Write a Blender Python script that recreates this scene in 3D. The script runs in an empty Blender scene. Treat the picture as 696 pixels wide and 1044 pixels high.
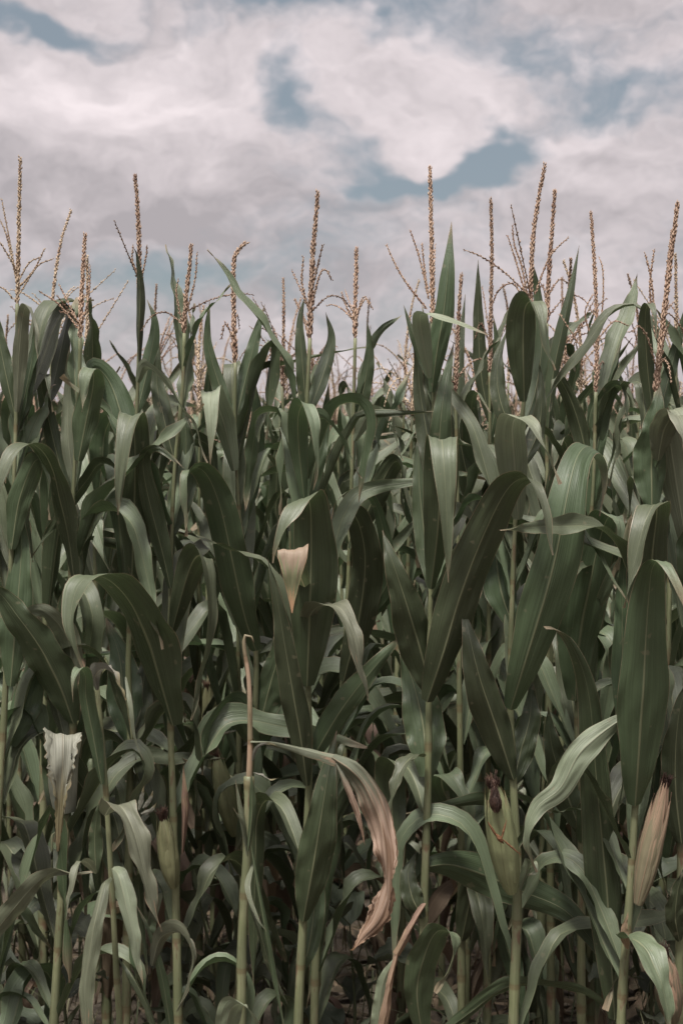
import bpy, math, random
import numpy as np
from mathutils import Vector, Matrix, Quaternion

scene = bpy.context.scene
COL = scene.collection
R = math.radians
rnd = random.Random(7)

# ------------------------------------------------------------------ camera
CAM_H, F, PITCH = 1.65, 1450.0, math.atan(75 / 1450.0)
cd = bpy.data.cameras.new('camera')
cam = bpy.data.objects.new('camera', cd)
COL.objects.link(cam)
cam.location = (0, 0, CAM_H)
cam.rotation_euler = (math.pi / 2 - PITCH, 0, 0)
cd.sensor_fit = 'VERTICAL'
cd.sensor_height = 36.0
cd.lens = 36.0 * F / 1044.0
cd.clip_start, cd.clip_end = 0.1, 3000
cd.dof.use_dof = True
cd.dof.focus_distance = 2.75
cd.dof.aperture_fstop = 7.1
scene.camera = cam
CP, SP = math.cos(PITCH), math.sin(PITCH)


def at(px, py, Y):
    """measured picture position -> the point at the real distance Y"""
    x, y = (px - 348) / F, (522 - py) / F
    d = Vector((x, CP + y * SP, -SP + y * CP))
    return Vector((0, 0, CAM_H)) + d * (Y / d.y)


# ------------------------------------------------------------------ materials
def new_mat(name):
    m = bpy.data.materials.new(name)
    m.use_nodes = True
    nt = m.node_tree
    nt.nodes.clear()
    return m, nt


class NT:
    def __init__(s, nt):
        s.nt = nt

    def n(s, typ, **kw):
        nd = s.nt.nodes.new(typ)
        for k, v in kw.items():
            if k.startswith('i_'):
                nd.inputs[k[2:].replace('_', ' ')].default_value = v
            else:
                setattr(nd, k, v)
        return nd

    def val(s, x, sock):
        if isinstance(x, bpy.types.NodeSocket):
            s.nt.links.new(x, sock)
        elif x is not None:
            sock.default_value = x

    def math(s, op, a, b=None, c=None, clamp=False):
        nd = s.nt.nodes.new('ShaderNodeMath')
        nd.operation = op
        nd.use_clamp = clamp
        s.val(a, nd.inputs[0])
        s.val(b, nd.inputs[1])
        s.val(c, nd.inputs[2])
        return nd.outputs[0]

    def mix(s, f, a, b):
        nd = s.nt.nodes.new('ShaderNodeMix')
        nd.data_type = 'RGBA'
        s.val(f, nd.inputs[0])
        s.val(a, nd.inputs[6])
        s.val(b, nd.inputs[7])
        return nd.outputs[2]

    def ramp(s, f, lo, hi, smooth=True):
        nd = s.nt.nodes.new('ShaderNodeMapRange')
        nd.interpolation_type = 'SMOOTHSTEP' if smooth else 'LINEAR'
        s.val(f, nd.inputs[0])
        s.val(lo, nd.inputs[1])
        s.val(hi, nd.inputs[2])
        return nd.outputs[0]

    def noise(s, vec, scale, detail=3, rough=.55, out=0):
        nd = s.nt.nodes.new('ShaderNodeTexNoise')
        nd.inputs['Scale'].default_value = scale
        nd.inputs['Detail'].default_value = detail
        nd.inputs['Roughness'].default_value = rough
        if vec is not None:
            s.nt.links.new(vec, nd.inputs['Vector'])
        return nd.outputs[out]

    def comb(s, x, y, z=0.0):
        nd = s.nt.nodes.new('ShaderNodeCombineXYZ')
        s.val(x, nd.inputs[0])
        s.val(y, nd.inputs[1])
        s.val(z, nd.inputs[2])
        return nd.outputs[0]


def c4(r, g, b):
    return (r, g, b, 1.0)


def leaf_material(name, top, under, rib, edge, dry=0.0, dry_col=(.30, .2, .13), rough=.42, transl=.17, grad=None, brown_at_tip=0.8, streak=(5.0, 4.0)):
    """corn blade: UV u runs across the blade (0..1), v along it in 0..1"""
    m, nt = new_mat(name)
    q = NT(nt)
    uv = q.n('ShaderNodeUVMap', uv_map='uv').outputs[0]
    sep = q.n('ShaderNodeSeparateXYZ')
    nt.links.new(uv, sep.inputs[0])
    u, v = sep.outputs[0], sep.outputs[1]
    oi = q.n('ShaderNodeObjectInfo')
    rn = oi.outputs['Random']
    geo = q.n('ShaderNodeNewGeometry')
    co = q.n('ShaderNodeTexCoord').outputs['Object']
    off = q.math('MULTIPLY', rn, 37.0)
    au = q.math('ABSOLUTE', q.math('SUBTRACT', u, 0.5))           # 0 on the rib, 0.5 at the margin
    # parallel veins
    vv = q.comb(q.math('MULTIPLY', u, 42.0), q.math('MULTIPLY', v, 1.6), off)
    veins = q.noise(vv, 1.0, 2, .6)
    vv2 = q.comb(q.math('MULTIPLY', u, 15.0), q.math('MULTIPLY', v, 1.1), off)
    veins2 = q.noise(vv2, 1.0, 1, .5)
    blotch = q.noise(co, 9.0, 3, .6)
    fine = q.noise(co, 70.0, 2, .6)
    base = q.mix(geo.outputs['Backfacing'], c4(*top), c4(*under))  # top: corn blade's underside (front); under: its upper side, light from above painted paler
    # plant to plant and patch to patch change of green
    hs = q.n('ShaderNodeHueSaturation')
    nt.links.new(base, hs.inputs['Color'])
    q.val(q.math('ADD', .472, q.math('MULTIPLY', rn, .045)), hs.inputs['Hue'])
    br = q.math('MULTIPLY', q.math('ADD', .68, q.math('MULTIPLY', rn, .6)),
                q.math('ADD', .70, q.math('MULTIPLY', blotch, .6)))
    br = q.math('MULTIPLY', br, q.math('ADD', .55, q.math('MULTIPLY', veins, .62)))
    br = q.math('MULTIPLY', br, q.math('ADD', .80, q.math('MULTIPLY', veins2, .4)))
    q.val(br, hs.inputs['Value'])
    col = hs.outputs[0]
    if grad:
        for (lo, hi, gc) in grad:
            col = q.mix(q.ramp(q.math('ADD', v, q.math('MULTIPLY', q.math('SUBTRACT', veins2, .5), .35)), lo, hi), col, c4(*gc))
    # dried, papery patches
    if dry > 0:
        d = q.math('ADD', q.noise(q.comb(q.math('MULTIPLY', u, streak[0]), q.math('MULTIPLY', v, streak[1]), off), 1.0, 3, .6),
                   q.math('MULTIPLY', q.math('SUBTRACT', v, .5), .35))
        col = q.mix(q.ramp(d, 1.0 - dry, 1.12 - dry), col, c4(*dry_col))
    # pale midrib, narrowing to the tip
    ribw = q.math('MULTIPLY', q.math('SUBTRACT', 1.05, v), .045)
    rib_f = q.math('SUBTRACT', 1.0, q.ramp(au, q.math('MULTIPLY', ribw, .45), ribw))
    col = q.mix(q.math('MULTIPLY', rib_f, .65), col, c4(*rib))
    # dry margin, broken up, stronger at the tip
    en = q.noise(q.comb(0.0, q.math('MULTIPLY', v, 9.0), off), 1.0, 2, .6)
    thr = q.math('SUBTRACT', .500, q.math('MULTIPLY', q.math('ADD', q.math('MULTIPLY', en, .022), q.math('MULTIPLY', q.math('POWER', v, 4.0), .03)), 1.0))
    ed = q.ramp(au, thr, q.math('ADD', thr, .012))
    col = q.mix(q.math('MULTIPLY', ed, .75), col, c4(*edge))
    tipn = q.math('ADD', v, q.math('MULTIPLY', q.math('SUBTRACT', veins2, .5), .12))
    tipw = q.ramp(tipn, q.math('SUBTRACT', .98, q.math('MULTIPLY', rn, .16)), 1.03)
    col = q.mix(q.math('MULTIPLY', tipw, brown_at_tip), col, c4(*edge))
    # small specks and scars
    sp = q.ramp(q.noise(co, 55.0, 1, .5), .70, .77)
    col = q.mix(q.math('MULTIPLY', sp, .4), col, c4(.19, .17, .11))
    p = q.n('ShaderNodeBsdfPrincipled')
    nt.links.new(col, p.inputs['Base Color'])
    q.val(q.math('ADD', rough, q.math('MULTIPLY', q.math('SUBTRACT', blotch, .4), .3)), p.inputs['Roughness'])
    p.inputs['Specular IOR Level'].default_value = .55
    bump = q.n('ShaderNodeBump')
    bump.inputs['Strength'].default_value = .5
    bump.inputs['Distance'].default_value = .004
    h = q.math('ADD', q.math('ADD', q.math('MULTIPLY', veins, .7), q.math('MULTIPLY', veins2, .55)), q.math('MULTIPLY', rib_f, 1.0))
    h = q.math('ADD', h, q.math('MULTIPLY', fine, .25))
    nt.links.new(h, bump.inputs['Height'])
    nt.links.new(bump.outputs[0], p.inputs['Normal'])
    tr = q.n('ShaderNodeBsdfTranslucent')
    hs2 = q.n('ShaderNodeHueSaturation')
    hs2.inputs['Value'].default_value = 1.5
    hs2.inputs['Saturation'].default_value = 1.15
    nt.links.new(col, hs2.inputs['Color'])
    nt.links.new(hs2.outputs[0], tr.inputs['Color'])
    mx = q.n('ShaderNodeMixShader')
    mx.inputs[0].default_value = transl
    nt.links.new(p.outputs[0], mx.inputs[1])
    nt.links.new(tr.outputs[0], mx.inputs[2])
    out = q.n('ShaderNodeOutputMaterial')
    nt.links.new(mx.outputs[0], out.inputs[0])
    return m


def simple_material(name, cols, scale=(20, 20, 20), rough=.6, bump=.3, axis_uv=False, spec=.3):
    m, nt = new_mat(name)
    q = NT(nt)
    co = q.n('ShaderNodeTexCoord').outputs['Object']
    mp = q.n('ShaderNodeMapping')
    mp.inputs['Scale'].default_value = scale
    nt.links.new(co, mp.inputs[0])
    rn = q.n('ShaderNodeObjectInfo').outputs['Random']
    a = q.noise(mp.outputs[0], 1.0, 4, .6)
    b = q.noise(mp.outputs[0], .23, 2, .5)
    col = q.mix(q.ramp(a, .35, .65), c4(*cols[0]), c4(*cols[1]))
    if len(cols) > 2:
        col = q.mix(q.ramp(b, .5, .66), col, c4(*cols[2]))
    hs = q.n('ShaderNodeHueSaturation')
    nt.links.new(col, hs.inputs['Color'])
    q.val(q.math('ADD', .8, q.math('MULTIPLY', rn, .4)), hs.inputs['Value'])
    p = q.n('ShaderNodeBsdfPrincipled')
    nt.links.new(hs.outputs[0], p.inputs['Base Color'])
    p.inputs['Roughness'].default_value = rough
    p.inputs['Specular IOR Level'].default_value = spec
    bp = q.n('ShaderNodeBump')
    bp.inputs['Strength'].default_value = bump
    bp.inputs['Distance'].default_value = .01
    nt.links.new(a, bp.inputs['Height'])
    nt.links.new(bp.outputs[0], p.inputs['Normal'])
    out = q.n('ShaderNodeOutputMaterial')
    nt.links.new(p.outputs[0], out.inputs[0])
    return m


def stalk_material(name, c0, c1, cdry, dry_amt):
    """UV v is the height in metres, with a dark joint line where v*nodes passes a whole number"""
    m, nt = new_mat(name)
    q = NT(nt)
    uv = q.n('ShaderNodeUVMap', uv_map='uv').outputs[0]
    sep = q.n('ShaderNodeSeparateXYZ')
    nt.links.new(uv, sep.inputs[0])
    u, v = sep.outputs[0], sep.outputs[1]
    rn = q.n('ShaderNodeObjectInfo').outputs['Random']
    off = q.math('MULTIPLY', rn, 29.0)
    st = q.noise(q.comb(q.math('MULTIPLY', u, 22.0), q.math('MULTIPLY', v, 5.0), off), 1.0, 2, .6)
    bl = q.noise(q.comb(q.math('MULTIPLY', u, 2.0), q.math('MULTIPLY', v, 11.0), off), 1.0, 3, .6)
    col = q.mix(q.ramp(bl, .3, .7), c4(*c0), c4(*c1))
    hs = q.n('ShaderNodeHueSaturation')
    nt.links.new(col, hs.inputs['Color'])
    q.val(q.math('ADD', .6, q.math('MULTIPLY', st, .8)), hs.inputs['Value'])
    col = q.mix(q.ramp(bl, 1.0 - dry_amt, 1.1 - dry_amt), hs.outputs[0], c4(*cdry))
    fr = q.math('FRACT', q.math('ADD', q.math('MULTIPLY', v, 6.2), q.math('MULTIPLY', q.math('SINE', q.math('MULTIPLY', v, 9.0)), .22)))
    sheath = q.math('FRACT', q.math('ADD', fr, .48))
    col = q.mix(q.math('MULTIPLY', q.ramp(q.math('SUBTRACT', 1.0, sheath), .15, .75), .55), col, c4(.085, .098, .052))
    sp2 = q.ramp(q.noise(q.comb(q.math('MULTIPLY', u, 6.0), q.math('MULTIPLY', v, 30.0), off), 1.0, 2, .6), .62, .74)
    col = q.mix(q.math('MULTIPLY', sp2, .6), col, c4(.09, .055, .03))
    node = q.math('SUBTRACT', 1.0, q.ramp(q.math('ABSOLUTE', q.math('SUBTRACT', fr, .5)), .02, .06))
    col = q.mix(q.math('MULTIPLY', node, .6), col, c4(.10, .07, .035))
    p = q.n('ShaderNodeBsdfPrincipled')
    nt.links.new(col, p.inputs['Base Color'])
    p.inputs['Roughness'].default_value = .5
    p.inputs['Specular IOR Level'].default_value = .35
    bp = q.n('ShaderNodeBump')
    bp.inputs['Strength'].default_value = .3
    bp.inputs['Distance'].default_value = .003
    nt.links.new(st, bp.inputs['Height'])
    nt.links.new(bp.outputs[0], p.inputs['Normal'])
    out = q.n('ShaderNodeOutputMaterial')
    nt.links.new(p.outputs[0], out.inputs[0])
    return m


EDGE = (.30, .22, .15)
RIB = (.21, .22, .13)
M = {
    'leaf': leaf_material('corn_leaf', (.063, .088, .044), (.122, .152, .091), RIB, EDGE, rough=.42),
    'pale': leaf_material('pale_corn_leaf', (.155, .178, .115), (.195, .218, .148), (.25, .26, .18), EDGE, dry=.28, rough=.46),
    'dry': leaf_material('dry_corn_leaf', (.33, .235, .155), (.35, .25, .165), (.38, .27, .18), (.24, .15, .09), rough=.7, transl=.25,
                         dry=.5, dry_col=(.27, .19, .12)),
    'dead': leaf_material('dead_leaf', (.17, .125, .085), (.18, .13, .09), (.2, .15, .1), (.14, .09, .06), rough=.75, transl=.2, dry=.5, dry_col=(.11, .08, .055)),
    'hang': leaf_material('withered_leaf', (.13, .15, .10), (.13, .15, .10), (.3, .22, .15), (.3, .2, .13), rough=.65, transl=.25,
                          grad=[(.10, .42, (.30, .215, .16))], dry=.48, dry_col=(.17, .105, .065), streak=(9.0, 2.5)),
    'pink': leaf_material('pink_leaf_tip', (.09, .11, .06), (.09, .11, .06), (.3, .25, .16), (.42, .25, .15), rough=.55, transl=.25,
                          grad=[(.38, .46, (.27, .205, .145)), (.70, .78, (.19, .20, .11)), (.86, .95, (.40, .25, .14))]),
    'shred': leaf_material('shredded_leaf', (.18, .185, .145), (.215, .215, .17), (.26, .24, .18), (.22, .16, .09), rough=.6,
                           grad=[(.62, .8, (.17, .15, .08))]),
    'stalk': stalk_material('corn_stalk', (.14, .155, .08), (.20, .205, .12), (.15, .10, .065), .42),
    'stalk_dry': stalk_material('dry_stalk', (.33, .24, .17), (.28, .2, .13), (.20, .12, .08), .4),
    'tassel': simple_material('corn_tassel', [(.25, .168, .12), (.33, .24, .175), (.19, .12, .085)], (90, 90, 90), .8, .4),
    'tassel_pale': simple_material('pale_tassel', [(.32, .24, .165), (.41, .33, .24), (.25, .17, .115)], (90, 90, 90), .8, .4),
    'silk': simple_material('brown_silk', [(.026, .014, .010), (.055, .028, .018), (.085, .048, .03)], (150, 150, 40), .7, .4),
    'husk': leaf_material('green_husk', (.24, .26, .135), (.24, .26, .135), (.2, .21, .11), (.3, .2, .12), rough=.5, transl=.1, dry=.25, dry_col=(.26, .21, .12), streak=(18.0, 1.4)),
    'husk_dry': leaf_material('dry_husk', (.20, .18, .105), (.20, .18, .105), (.3, .2, .13), (.3, .19, .13), rough=.7, transl=.1,
                              dry=.50, dry_col=(.30, .20, .135), streak=(16.0, 1.6)),
    'scar': simple_material('husk_scar', [(.10, .045, .02), (.16, .075, .035)], (200, 200, 200), .8, .4),
    'soil': None,
    'weed': leaf_material('weed_leaf', (.07, .085, .055), (.085, .1, .065), (.12, .13, .08), (.12, .12, .08), rough=.55),
    'litter': simple_material('litter', [(.13, .10, .065), (.075, .06, .04), (.20, .15, .10)], (30, 30, 30), .85, .4),
    'grass': simple_material('grass_blade', [(.07, .085, .045), (.10, .11, .06), (.17, .14, .08)], (12, 12, 12), .6, .1),
}


def soil_material():
    m, nt = new_mat('soil')
    q = NT(nt)
    co = q.n('ShaderNodeTexCoord').outputs['Object']
    a = q.noise(co, 9.0, 6, .65)
    b = q.noise(co, 60.0, 4, .6)
    c = q.noise(co, 1.1, 3, .5)
    col = q.mix(q.ramp(a, .35, .68), c4(.050, .040, .029), c4(.10, .08, .058))
    col = q.mix(q.ramp(b, .55, .7), col, c4(.14, .115, .08))
    col = q.mix(q.math('MULTIPLY', q.ramp(c, .5, .65), .4), col, c4(.06, .065, .035))
    p = q.n('ShaderNodeBsdfPrincipled')
    nt.links.new(col, p.inputs['Base Color'])
    p.inputs['Roughness'].default_value = .95
    bp = q.n('ShaderNodeBump')
    bp.inputs['Strength'].default_value = .9
    bp.inputs['Distance'].default_value = .03
    nt.links.new(q.math('ADD', a, q.math('MULTIPLY', b, .3)), bp.inputs['Height'])
    nt.links.new(bp.outputs[0], p.inputs['Normal'])
    out = q.n('ShaderNodeOutputMaterial')
    nt.links.new(p.outputs[0], out.inputs[0])
    return m


M['soil'] = soil_material()


# ------------------------------------------------------------------ mesh building
class MB:
    def __init__(s):
        s.v, s.f, s.uv, s.mi, s.mats = [], [], [], [], []

    def slot(s, mat):
        if mat not in s.mats:
            s.mats.append(mat)
        return s.mats.index(mat)

    def grid(s, rows, uvs, mat, closed=False):
        """rows: list of equally long vertex lists"""
        k = s.slot(mat)
        b = len(s.v)
        m = len(rows[0])
        for r in rows:
            s.v.extend(r)
        for i in range(len(rows) - 1):
            for j in range(m if closed else m - 1):
                j2 = (j + 1) % m
                s.f.append((b + i * m + j, b + i * m + j2, b + (i + 1) * m + j2, b + (i + 1) * m + j))
                ju = j + 1
                s.uv.append((uvs[i][j], (uvs[i][ju] if ju < len(uvs[i]) else (1.0, uvs[i][j][1])),
                             (uvs[i + 1][ju] if ju < len(uvs[i + 1]) else (1.0, uvs[i + 1][j][1])), uvs[i + 1][j]))
                s.mi.append(k)

    def mesh(s, name):
        me = bpy.data.meshes.new(name)
        me.from_pydata([tuple(v) for v in s.v], [], s.f)
        ul = me.uv_layers.new(name='uv')
        flat = [c for f in s.uv for p in f for c in p]
        ul.data.foreach_set('uv', flat)
        for mt in s.mats:
            me.materials.append(M[mt])
        me.polygons.foreach_set('material_index', s.mi)
        me.polygons.foreach_set('use_smooth', [True] * len(s.f))
        me.update()
        return me

    def arrays(s):
        return s


def spline(pts, n):
    """Catmull-Rom through pts (tuples of equal length), n+1 samples about evenly spaced along the first three values"""
    P = [np.array(p, float) for p in pts]
    P = [2 * P[0] - P[1]] + P + [2 * P[-1] - P[-2]]
    dense = []
    for i in range(1, len(P) - 2):
        p0, p1, p2, p3 = P[i - 1:i + 3]
        for k in range(16):
            t = k / 16
            dense.append(.5 * (2 * p1 + (p2 - p0) * t + (2 * p0 - 5 * p1 + 4 * p2 - p3) * t * t + (3 * p1 - p0 - 3 * p2 + p3) * t ** 3))
    dense.append(P[-2])
    D = np.array(dense)
    seg = np.linalg.norm(np.diff(D[:, :3], axis=0), axis=1)
    cum = np.concatenate([[0], np.cumsum(seg)])
    tt = np.linspace(0, cum[-1], n + 1)
    return np.stack([np.interp(tt, cum, D[:, c]) for c in range(D.shape[1])], axis=1), cum[-1]


def smooth(x):
    x = min(1, max(0, x))
    return x * x * (3 - 2 * x)


def profile(t, base=.5):
    a = base + (1 - base) * min(1, t / .26) ** .75
    a *= .90 + .10 * smooth(t / .4)
    b = 1.0 if t < .34 else max(0.0, 1 - ((t - .34) / .66) ** 1.45)
    return max(.02, a * b)


def blade(mb, pts, W, mat='leaf', side0=None, face=(0, -1, 0), gutter=.22, wave=.05, n=34, m=8, seed=0, base=.36, widths=None, torn=0.0, wrap=.35, crumple=0.0):
    """a corn blade swept along pts (x, y, z, roll in degrees); W full width in metres"""
    rg = random.Random(seed)
    S, L = spline(pts, n)
    P = [Vector(p[:3]) for p in S]
    T = []
    for i in range(n + 1):
        a, b = P[max(0, i - 1)], P[min(n, i + 1)]
        T.append((b - a).normalized())
    face = Vector(face)
    if side0 is None:
        s = T[0].cross(face)
        if abs(T[0].y) > .72:
            s = Vector((1, 0, 0))
    else:
        s = Vector(side0)
    s = (s - T[0] * s.dot(T[0])).normalized()
    N = s.cross(T[0])
    if N.dot(face) < 0:
        s = -s
    sides = [s]
    for i in range(1, n + 1):
        qt = T[i - 1].rotation_difference(T[i])
        s = qt @ s
        s = (s - T[i] * s.dot(T[i])).normalized()
        sides.append(s)
    ph = [rg.uniform(0, 6.28) for _ in range(4)]
    fr = [rg.uniform(2.2, 4.5) for _ in range(2)]
    rows, uvs = [], []
    lean = rg.uniform(-.12, .12)
    gutter *= rg.uniform(1.25, 1.9)
    wob = [rg.uniform(0, 6.28) for _ in range(3)]
    for i in range(n + 1):
        t = i / n
        roll = R(S[i][3]) if S.shape[1] > 3 else 0.0
        sd = Quaternion(T[i], roll) @ sides[i]
        nn = sd.cross(T[i])
        w = W * (profile(t, base) if widths is None else float(np.interp(t, [x[0] for x in widths], [x[1] for x in widths])))
        g = gutter * (1.0 - .55 * smooth((t - .25) / .5)) + wrap * max(0.0, 1 - t / .10)
        row, ru = [], []
        for j in range(m + 1):
            u = -1 + 2 * j / m
            k = 0 if u < 0 else 1
            lift = -g * (abs(u) ** 1.12) * w * .5
            wv = 1.3 * wave * W * math.sin(6.283 * fr[k] * t + ph[k]) * u * u * min(1, 4 * t)
            wv += wave * .35 * W * math.sin(6.283 * fr[k] * 2.3 * t + ph[2 + k]) * u * u
            if crumple:
                wv += crumple * w * (.5 * math.sin(7 * u + 4 * math.sin(9 * t) + wob[0]) + .35 * math.sin(13 * u - 11 * t + wob[1]) + .35 * math.sin(21 * t + 3 * u + wob[2])) * min(1, 6 * t)
            ww = w * .5 * (1 + lean * u) * (1 + .05 * math.sin(9 * t + wob[k]) + .03 * math.sin(23 * t + wob[2 - k]))
            if torn and abs(u) > .6 and t > .35:
                ww *= 1 - torn * rg.random() * smooth((t - .3) / .4)
            c = math.sqrt(max(.2, 1 - (g * abs(u)) ** 2 * .5))
            row.append(P[i] + sd * (u * ww * c) + nn * (lift + wv))
            ru.append((j / m, t))
        rows.append(row)
        uvs.append(ru)
    mb.grid(rows, uvs, mat)


def tube(mb, pts, radii, mat, sides=8, n=None, v0=0.0, joints=False, cap=True):
    """tube along pts; radii as list per point"""
    q = [tuple(p[:3]) + (r,) for p, r in zip(pts, radii)]
    n = n or max(6, 4 * (len(pts) - 1))
    S, L = spline(q, n)
    P = [Vector(p[:3]) for p in S]
    ref = Vector((1, 0, 0))
    rows, uvs = [], []
    for i in range(n + 1):
        t = (P[min(n, i + 1)] - P[max(0, i - 1)]).normalized()
        a = t.cross(Vector((0, 1, 0)) if abs(t.y) < .8 else Vector((0, 0, 1))).normalized()
        b = t.cross(a)
        vv = v0 + L * i / n
        r = float(S[i][3])
        if joints:
            f = abs(((vv * 6.2 + .22 * math.sin(vv * 9.0)) % 1.0) - .5)
            r *= 1 + .24 * math.exp(-(f / .07) ** 2) + .14 * (1 - (vv * 6.2 + .22 * math.sin(vv * 9.0) + .48) % 1.0)
        rows.append([P[i] + a * (r * math.cos(6.2832 * k / sides)) + b * (r * math.sin(6.2832 * k / sides)) for k in range(sides)])
        uvs.append([(k / sides, vv) for k in range(sides)])
    if cap:
        rows.append([P[-1] + (P[-1] - P[-2]).normalized() * S[-1][3] * .4] * sides)
        uvs.append([(k / sides, v0 + L) for k in range(sides)])
    mb.grid(rows, uvs, mat, closed=True)


def spikelets(mb, pts, rad, count, size, mat, rg, core=None, spread=.55):
    """a tassel spike: thin rachis set all round with small pointed spikelets"""
    S, L = spline(pts, 24)
    core = core or size * .16
    tube(mb, pts, [core] * (len(pts) - 1) + [core * .5], mat, sides=5, n=12)
    k = mb.slot(mat)
    for c in range(count):
        t = (c + rg.random() * .8) / count
        i = min(23, int(t * 24))
        f = t * 24 - i
        p = Vector(S[i][:3]) * (1 - f) + Vector(S[i + 1][:3]) * f
        d = (Vector(S[i + 1][:3]) - Vector(S[i][:3])).normalized()
        a = d.cross(Vector((.3, .9, .1))).normalized()
        b = d.cross(a)
        ang = c * 2.4 + rg.uniform(-.5, .5)
        out = a * math.cos(ang) + b * math.sin(ang)
        sp = spread * rg.uniform(.5, 1.3)
        ax = (d * math.cos(sp) + out * math.sin(sp)).normalized()
        sz = size * rg.uniform(.75, 1.2) * (1 - .35 * t)
        w = sz * rad
        o = p + out * core * .6
        s1 = ax.cross(out)
        s1 = s1.normalized() if s1.length > 1e-4 else a
        s2 = ax.cross(s1)
        bi = len(mb.v)
        mid = o + ax * sz * .42
        mb.v.extend([o, mid + s1 * w, mid + s2 * w, mid - s1 * w, mid - s2 * w, o + ax * sz])
        for e in range(4):
            e2 = (e + 1) % 4
            mb.f.append((bi, bi + 1 + e2, bi + 1 + e))
            mb.uv.append(((0, 0), (0, 0), (0, 0)))
            mb.mi.append(k)
            mb.f.append((bi + 5, bi + 1 + e, bi + 1 + e2))
            mb.uv.append(((0, 0), (0, 0), (0, 0)))
            mb.mi.append(k)


# ------------------------------------------------------------------ objects
def obj(name, mb, parent=None):
    me = mb.mesh(name) if isinstance(mb, MB) else mb
    o = bpy.data.objects.new(name, me)
    COL.objects.link(o)
    if parent is not None:
        o.parent = parent
    return o


def tag(o, label=None, cat=None, group=None, kind=None):
    for k, v in (('label', label), ('category', cat), ('group', group), ('kind', kind)):
        if v:
            o[k] = v
    return o


def empty(name, loc):
    e = bpy.data.objects.new(name, None)
    e.empty_display_size = .05
    e.location = loc
    COL.objects.link(e)
    return e


# ------------------------------------------------------------------ generic corn plant (grown, not traced)
def grown_leaf_points(base, az, length, e0, bend, tb, sharp, drift, twist, steps=10):
    p = Vector(base)
    pts = [tuple(p) + (0.0,)]
    for i in range(1, steps + 1):
        t = i / steps
        e = e0 - bend * smooth((t - tb + sharp / 2) / sharp) - R(8) * t
        a = az + drift * t
        p = p + Vector((math.cos(e) * math.cos(a), math.cos(e) * math.sin(a), math.sin(e))) * (length / steps)
        pts.append(tuple(p) + (twist * smooth((t - .2) / .8),))
    return pts


def leaf_by_height(hf, rg):
    """hf 0 (ground) .. 1 (below the tassel): length, elevation, bend, bend place, sharpness, width"""
    if hf > .80:
        return rg.uniform(.26, .38), R(rg.uniform(70, 86)), R(rg.choice([8, 20, 40, 130])), rg.uniform(.5, .75), rg.uniform(.2, .5), rg.uniform(.032, .05)
    if hf > .55:
        return rg.uniform(.52, .72), R(rg.uniform(66, 82)), R(rg.choice([20, 60, 120, 150, 160])), rg.uniform(.40, .7), rg.uniform(.08, .35), rg.uniform(.052, .08)
    return rg.uniform(.58, .82), R(rg.uniform(58, 76)), R(rg.choice([70, 120, 140, 155, 165])), rg.uniform(.3, .6), rg.uniform(.10, .5), rg.uniform(.055, .085)


def grow_leaf(mb, base, az, hf, rg, detail, mat='leaf', scale=1.0):
    ln, e0, bend, tb, sh, w = leaf_by_height(hf, rg)
    ln *= scale
    w *= scale
    base = Vector(base) + Vector((math.cos(az), math.sin(az), 0)) * (.013 if hf < .8 else .006) * scale
    pts = grown_leaf_points(base, az, ln, e0, bend, tb, sh, rg.uniform(-.7, .7), rg.uniform(-120, 120))
    side = (-math.sin(az), math.cos(az), 0)
    n, m = {2: (30, 8), 1: (18, 4), 0: (9, 2)}[detail]
    blade(mb, pts, w, mat, side0=side, face=(math.cos(az), math.sin(az), 0), gutter=rg.uniform(.18, .6), wave=rg.uniform(.04, .14), torn=rg.choice([0, 0, 0, .08, .15]),
          n=n, m=m, seed=rg.randint(0, 10 ** 6))


def grow_tassel(mb, base, rg, detail, lean=None, size=1.0):
    mat = rg.choice(['tassel', 'tassel', 'tassel_pale'])
    L = rg.uniform(.22, .36) * size
    lean = lean if lean is not None else Vector((rg.uniform(-.12, .12), rg.uniform(-.12, .12), 1)).normalized()
    b = Vector(base)
    crook = Vector((rg.uniform(-.05, .05), rg.uniform(-.05, .05), 0)) * (3 if rg.random() < .2 else 1)
    main = [b, b + lean * L * .4, b + lean * L * .75 + crook * .3, b + lean * L + crook * .8]
    k = {2: 1.0, 1: .6, 0: .3}[detail]
    spikelets(mb, main[0:1] + [b + lean * L * .2] + main[1:], .26, int(170 * k), .0115 * (1 if detail else 1.6), mat, rg, spread=.34)
    for i in range(rg.choice([1, 3, 5, 7, 9])):
        s = b + lean * L * rg.uniform(.0, .26)
        az = rg.uniform(0, 6.283)
        bl = rg.uniform(.13, .22) * size
        el = R(rg.uniform(25, 70))
        d0 = Vector((math.cos(az) * math.cos(el), math.sin(az) * math.cos(el), math.sin(el)))
        droop = rg.choice([0, .03, .08, .12])
        pts = [s, s + d0 * bl * .4, s + d0 * bl * .75 - Vector((0, 0, droop * .4)), s + d0 * bl - Vector((0, 0, droop))]
        spikelets(mb, pts, .22, int(44 * k), .009 * (1 if detail else 1.7), mat, rg, core=.0010 if detail else .0014, spread=.33)


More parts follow.
